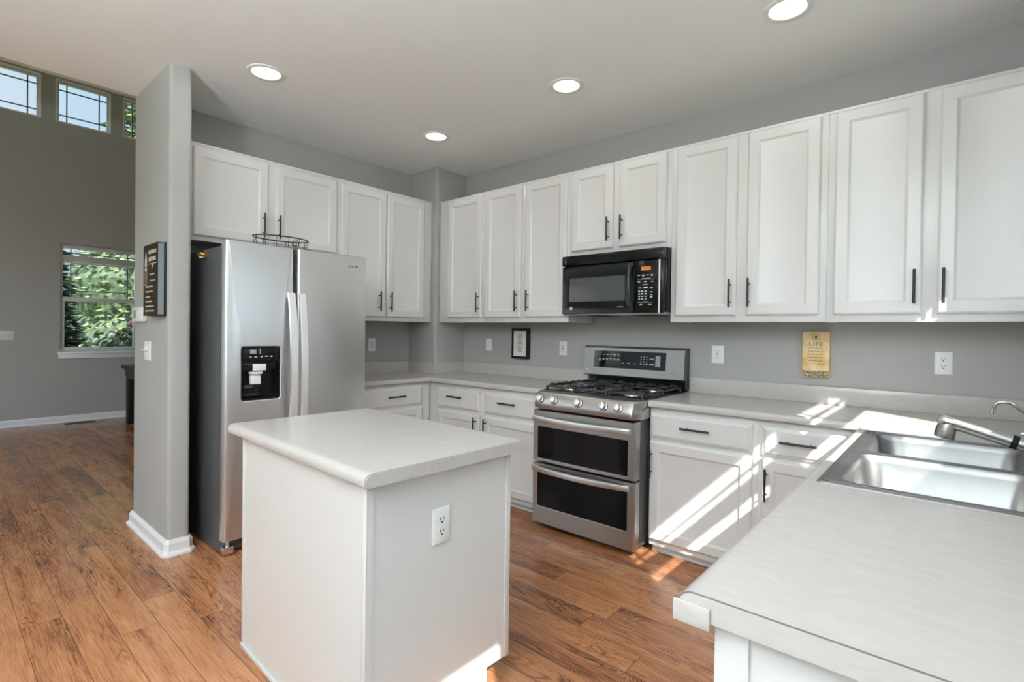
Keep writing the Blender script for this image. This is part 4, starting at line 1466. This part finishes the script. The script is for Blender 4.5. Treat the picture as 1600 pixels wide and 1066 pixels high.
ceiling_lamp('round recessed ceiling light at the top right, above the sink corner', 3.41, -.865)
for x, y in ((2.20, -2.15), (3.41, -2.15), (.93, -3.9), (2.6, -3.9), (2.6, -5.0), (.93, -5.0)):  # extra lamps out of view, added for ambient fill
    ceiling_lamp('added round recessed ceiling light out of view, filling the room', x, y, 'added ceiling fill lights out of view')

rug = thing('bounce_damper_mat', 'added flat grey mat out of view, damping warm bounce from the sunlit floor', 'mat', (0, 0, 0))  # unseen mat added to cut warm sun bounce off the floor
MB().box(2.62, 4.22, -4.45, -2.50, .0005, .009, .003).build('mat', M['matgrey'], rug)
# added fill lamp out of view, brightens the room off the ceiling
fl = thing('added_fill_lamp', 'added upright fill lamp out of view behind the camera, lighting the ceiling', 'lamp', (3.6, -5.1, 0))
MB().lathe([(.15, 0), (.15, .015), (.02, .03)], n=28).build('base', M['black'], fl)
MB().cyl((0, 0, .02), (0, 0, 1.72), .012, 12).build('pole', M['black'], fl)
MB().lathe([(.02, 1.70), (.10, 1.74), (.17, 1.80), (.168, 1.80), (.098, 1.748), (.001, 1.72)], n=28).build('lamp_shade', M['white'], fl)
ld = bpy.data.lights.new('uplight', 'AREA')
ld.shape = 'DISK'; ld.size = .26; ld.energy = FILL_UPLIGHT_W; ld.color = (0.84, 0.94, 1.0); ld.spread = math.radians(168)
lo = bpy.data.objects.new('uplight', ld)
COL.objects.link(lo)
lo.location = (0, 0, 1.79); lo.rotation_euler = (PI, 0, 0); lo.parent = fl

# ------------------------------------------------------------------ living room pieces
gt = thing('game_table', 'black game table standing by the far window, mostly hidden by the wall end', 'table', (-4.60, -1.70, 0))
b = MB()
b.rings([rl(0, 1.15, 0, 2.0, .745, .06), rl(0, 1.15, 0, 2.0, .775, .06), rl(.01, 1.14, .01, 1.99, .785, .055)])
b.build('top_rail', M['gamewood'], gt)
b = MB()
b.rings([rl(.05, 1.10, .05, 1.95, .61, .05), rl(.03, 1.12, .03, 1.97, .745, .05)])
b.build('apron', M['gamewood'], gt)
for x in (.20, .95):
    for y in (.11, 1.85):
        MB().box(x-.07, x+.07, y-.07, y+.07, 0, .61, .006).build('leg', M['gamewood'], gt)
fv = thing('floor_vent', 'dark bronze floor vent near the far wall', 'vent', (-4.90, -2.07, 0))
b = MB()
b.box(-.06, .06, -.16, .16, .0005, .006, .002)
for k in range(9):
    y = -.135+.030*k
    b.box(-.042, .042, y, y+.014, .006, .0085, .001)
b.build('grille', M['bronze'], fv)

# ------------------------------------------------------------------ garden beyond the far windows
def spruce(label, x, y, h, r, n, mat, zb=-.3):
    root = thing('spruce_tree', label, 'tree', (x, y, zb), random.uniform(0, 6))
    MB().tube([(0, 0, 0), (0, 0, h*.97)], [.16, .02], 10).build('trunk', M['bark'], root)
    b = MB()
    R = random.Random(int(h*100))
    vs, fs = [], []
    for i in range(n):
        # boughs in drooping tiers, carrying small needle sprays
        t = R.random()**1.25
        z = .25+(h-.3)*t
        rmax = r*(1-z/h)+.05
        tier = math.sin(z*9.0)*.12+.88
        rr = rmax*tier*(0.35+.65*math.sqrt(R.random()))
        a = R.random()*2*PI
        zz = z-.22*rr+R.uniform(-.06, .06)
        c = Vector((rr*math.cos(a), rr*math.sin(a), max(.06, zz)))
        out = Vector((math.cos(a+R.uniform(-.7, .7)), math.sin(a+R.uniform(-.7, .7)), R.uniform(-.5, .25))).normalized()
        side = out.cross(Vector((R.uniform(-.4, .4), R.uniform(-.4, .4), 1))).normalized()
        L_ = R.uniform(.12, .26)
        wv = side*R.uniform(.030, .060)
        k = len(vs)
        vs += [c-wv, c+out*L_*.6-wv*1.1, c+out*L_, c+out*L_*.6+wv*1.1, c+wv]
        fs.append((k, k+1, k+2, k+3, k+4))
    b.add(vs, fs)
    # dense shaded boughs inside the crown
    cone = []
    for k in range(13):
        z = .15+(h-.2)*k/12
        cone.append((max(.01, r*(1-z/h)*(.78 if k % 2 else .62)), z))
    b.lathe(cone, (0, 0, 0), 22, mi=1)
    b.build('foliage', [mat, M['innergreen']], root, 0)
    return root
spruce('tall bright green spruce seen through the low far window', -12.6, 1.0, 10.6, 3.8, 17000, M['needle'])
def shrub(label, x, y, r, h, n, leaf, bloom, nb):
    root = thing('flowering_shrub', label, 'shrub', (x, y, -.3), 0)
    R = random.Random(int(x*100+y*37))
    b = MB()
    for k in range(7):
        a = R.random()*6.28
        b.tube([(0.03*math.cos(a), .03*math.sin(a), 0), (r*.3*math.cos(a), r*.3*math.sin(a), h*.4), (r*.6*math.cos(a), r*.6*math.sin(a), h*.75)], [.02, .014, .006], 6)
    b.build('stems', M['bark'], root)
    def sprays(n, s0, s1, lo):
        vs, fs = [], []
        for i in range(n):
            a = R.random()*2*PI; el = math.acos(1-2*R.random())
            q = R.random()**.33 if lo < 1 else 1.02
            c = Vector((r*q*math.sin(el)*math.cos(a), r*q*math.sin(el)*math.sin(a), h*.55+h*.45*q*math.cos(el)))
            if c.z < .05: continue
            n_ = Vector((R.uniform(-1, 1), R.uniform(-1, 1), R.uniform(-1, 1))).normalized()
            t1 = n_.orthogonal().normalized(); t2 = n_.cross(t1)
            s = R.uniform(s0, s1)
            k = len(vs)
            vs += [c+t1*s, c+t2*s*.6, c-t1*s, c-t2*s*.6]
            fs.append((k, k+1, k+2, k+3))
        return vs, fs
    MB().add(*sprays(n, .025, .055, .5)).build('leaves', leaf, root, 0)
    bm_ = MB()
    for i in range(nb):
        a = R.random()*2*PI; el = math.acos(1-1.5*R.random())
        c = (r*math.sin(el)*math.cos(a), r*math.sin(el)*math.sin(a), h*.55+h*.47*math.cos(el))
        s = R.uniform(.025, .055)
        b2 = bmesh.new()
        bmesh.ops.create_icosphere(b2, subdivisions=1, radius=s)
        bm_.bm(b2, 0, Matrix.Translation(c))
    bm_.build('blossoms', bloom, root, 0)
shrub('shrub with red blossoms outside the low far window', -7.60, -.82, .46, 1.66, 2600, M['shrub'], M['redleaf'], 70)
shrub('shrub with white blossoms outside the low far window', -6.50, -1.45, .42, 1.42, 2400, M['shrub'], M['whiteleaf'], 26)
spruce('young blue green spruce left in the low far window', -7.9, -2.12, 3.9, .74, 3500, M['needle2'])
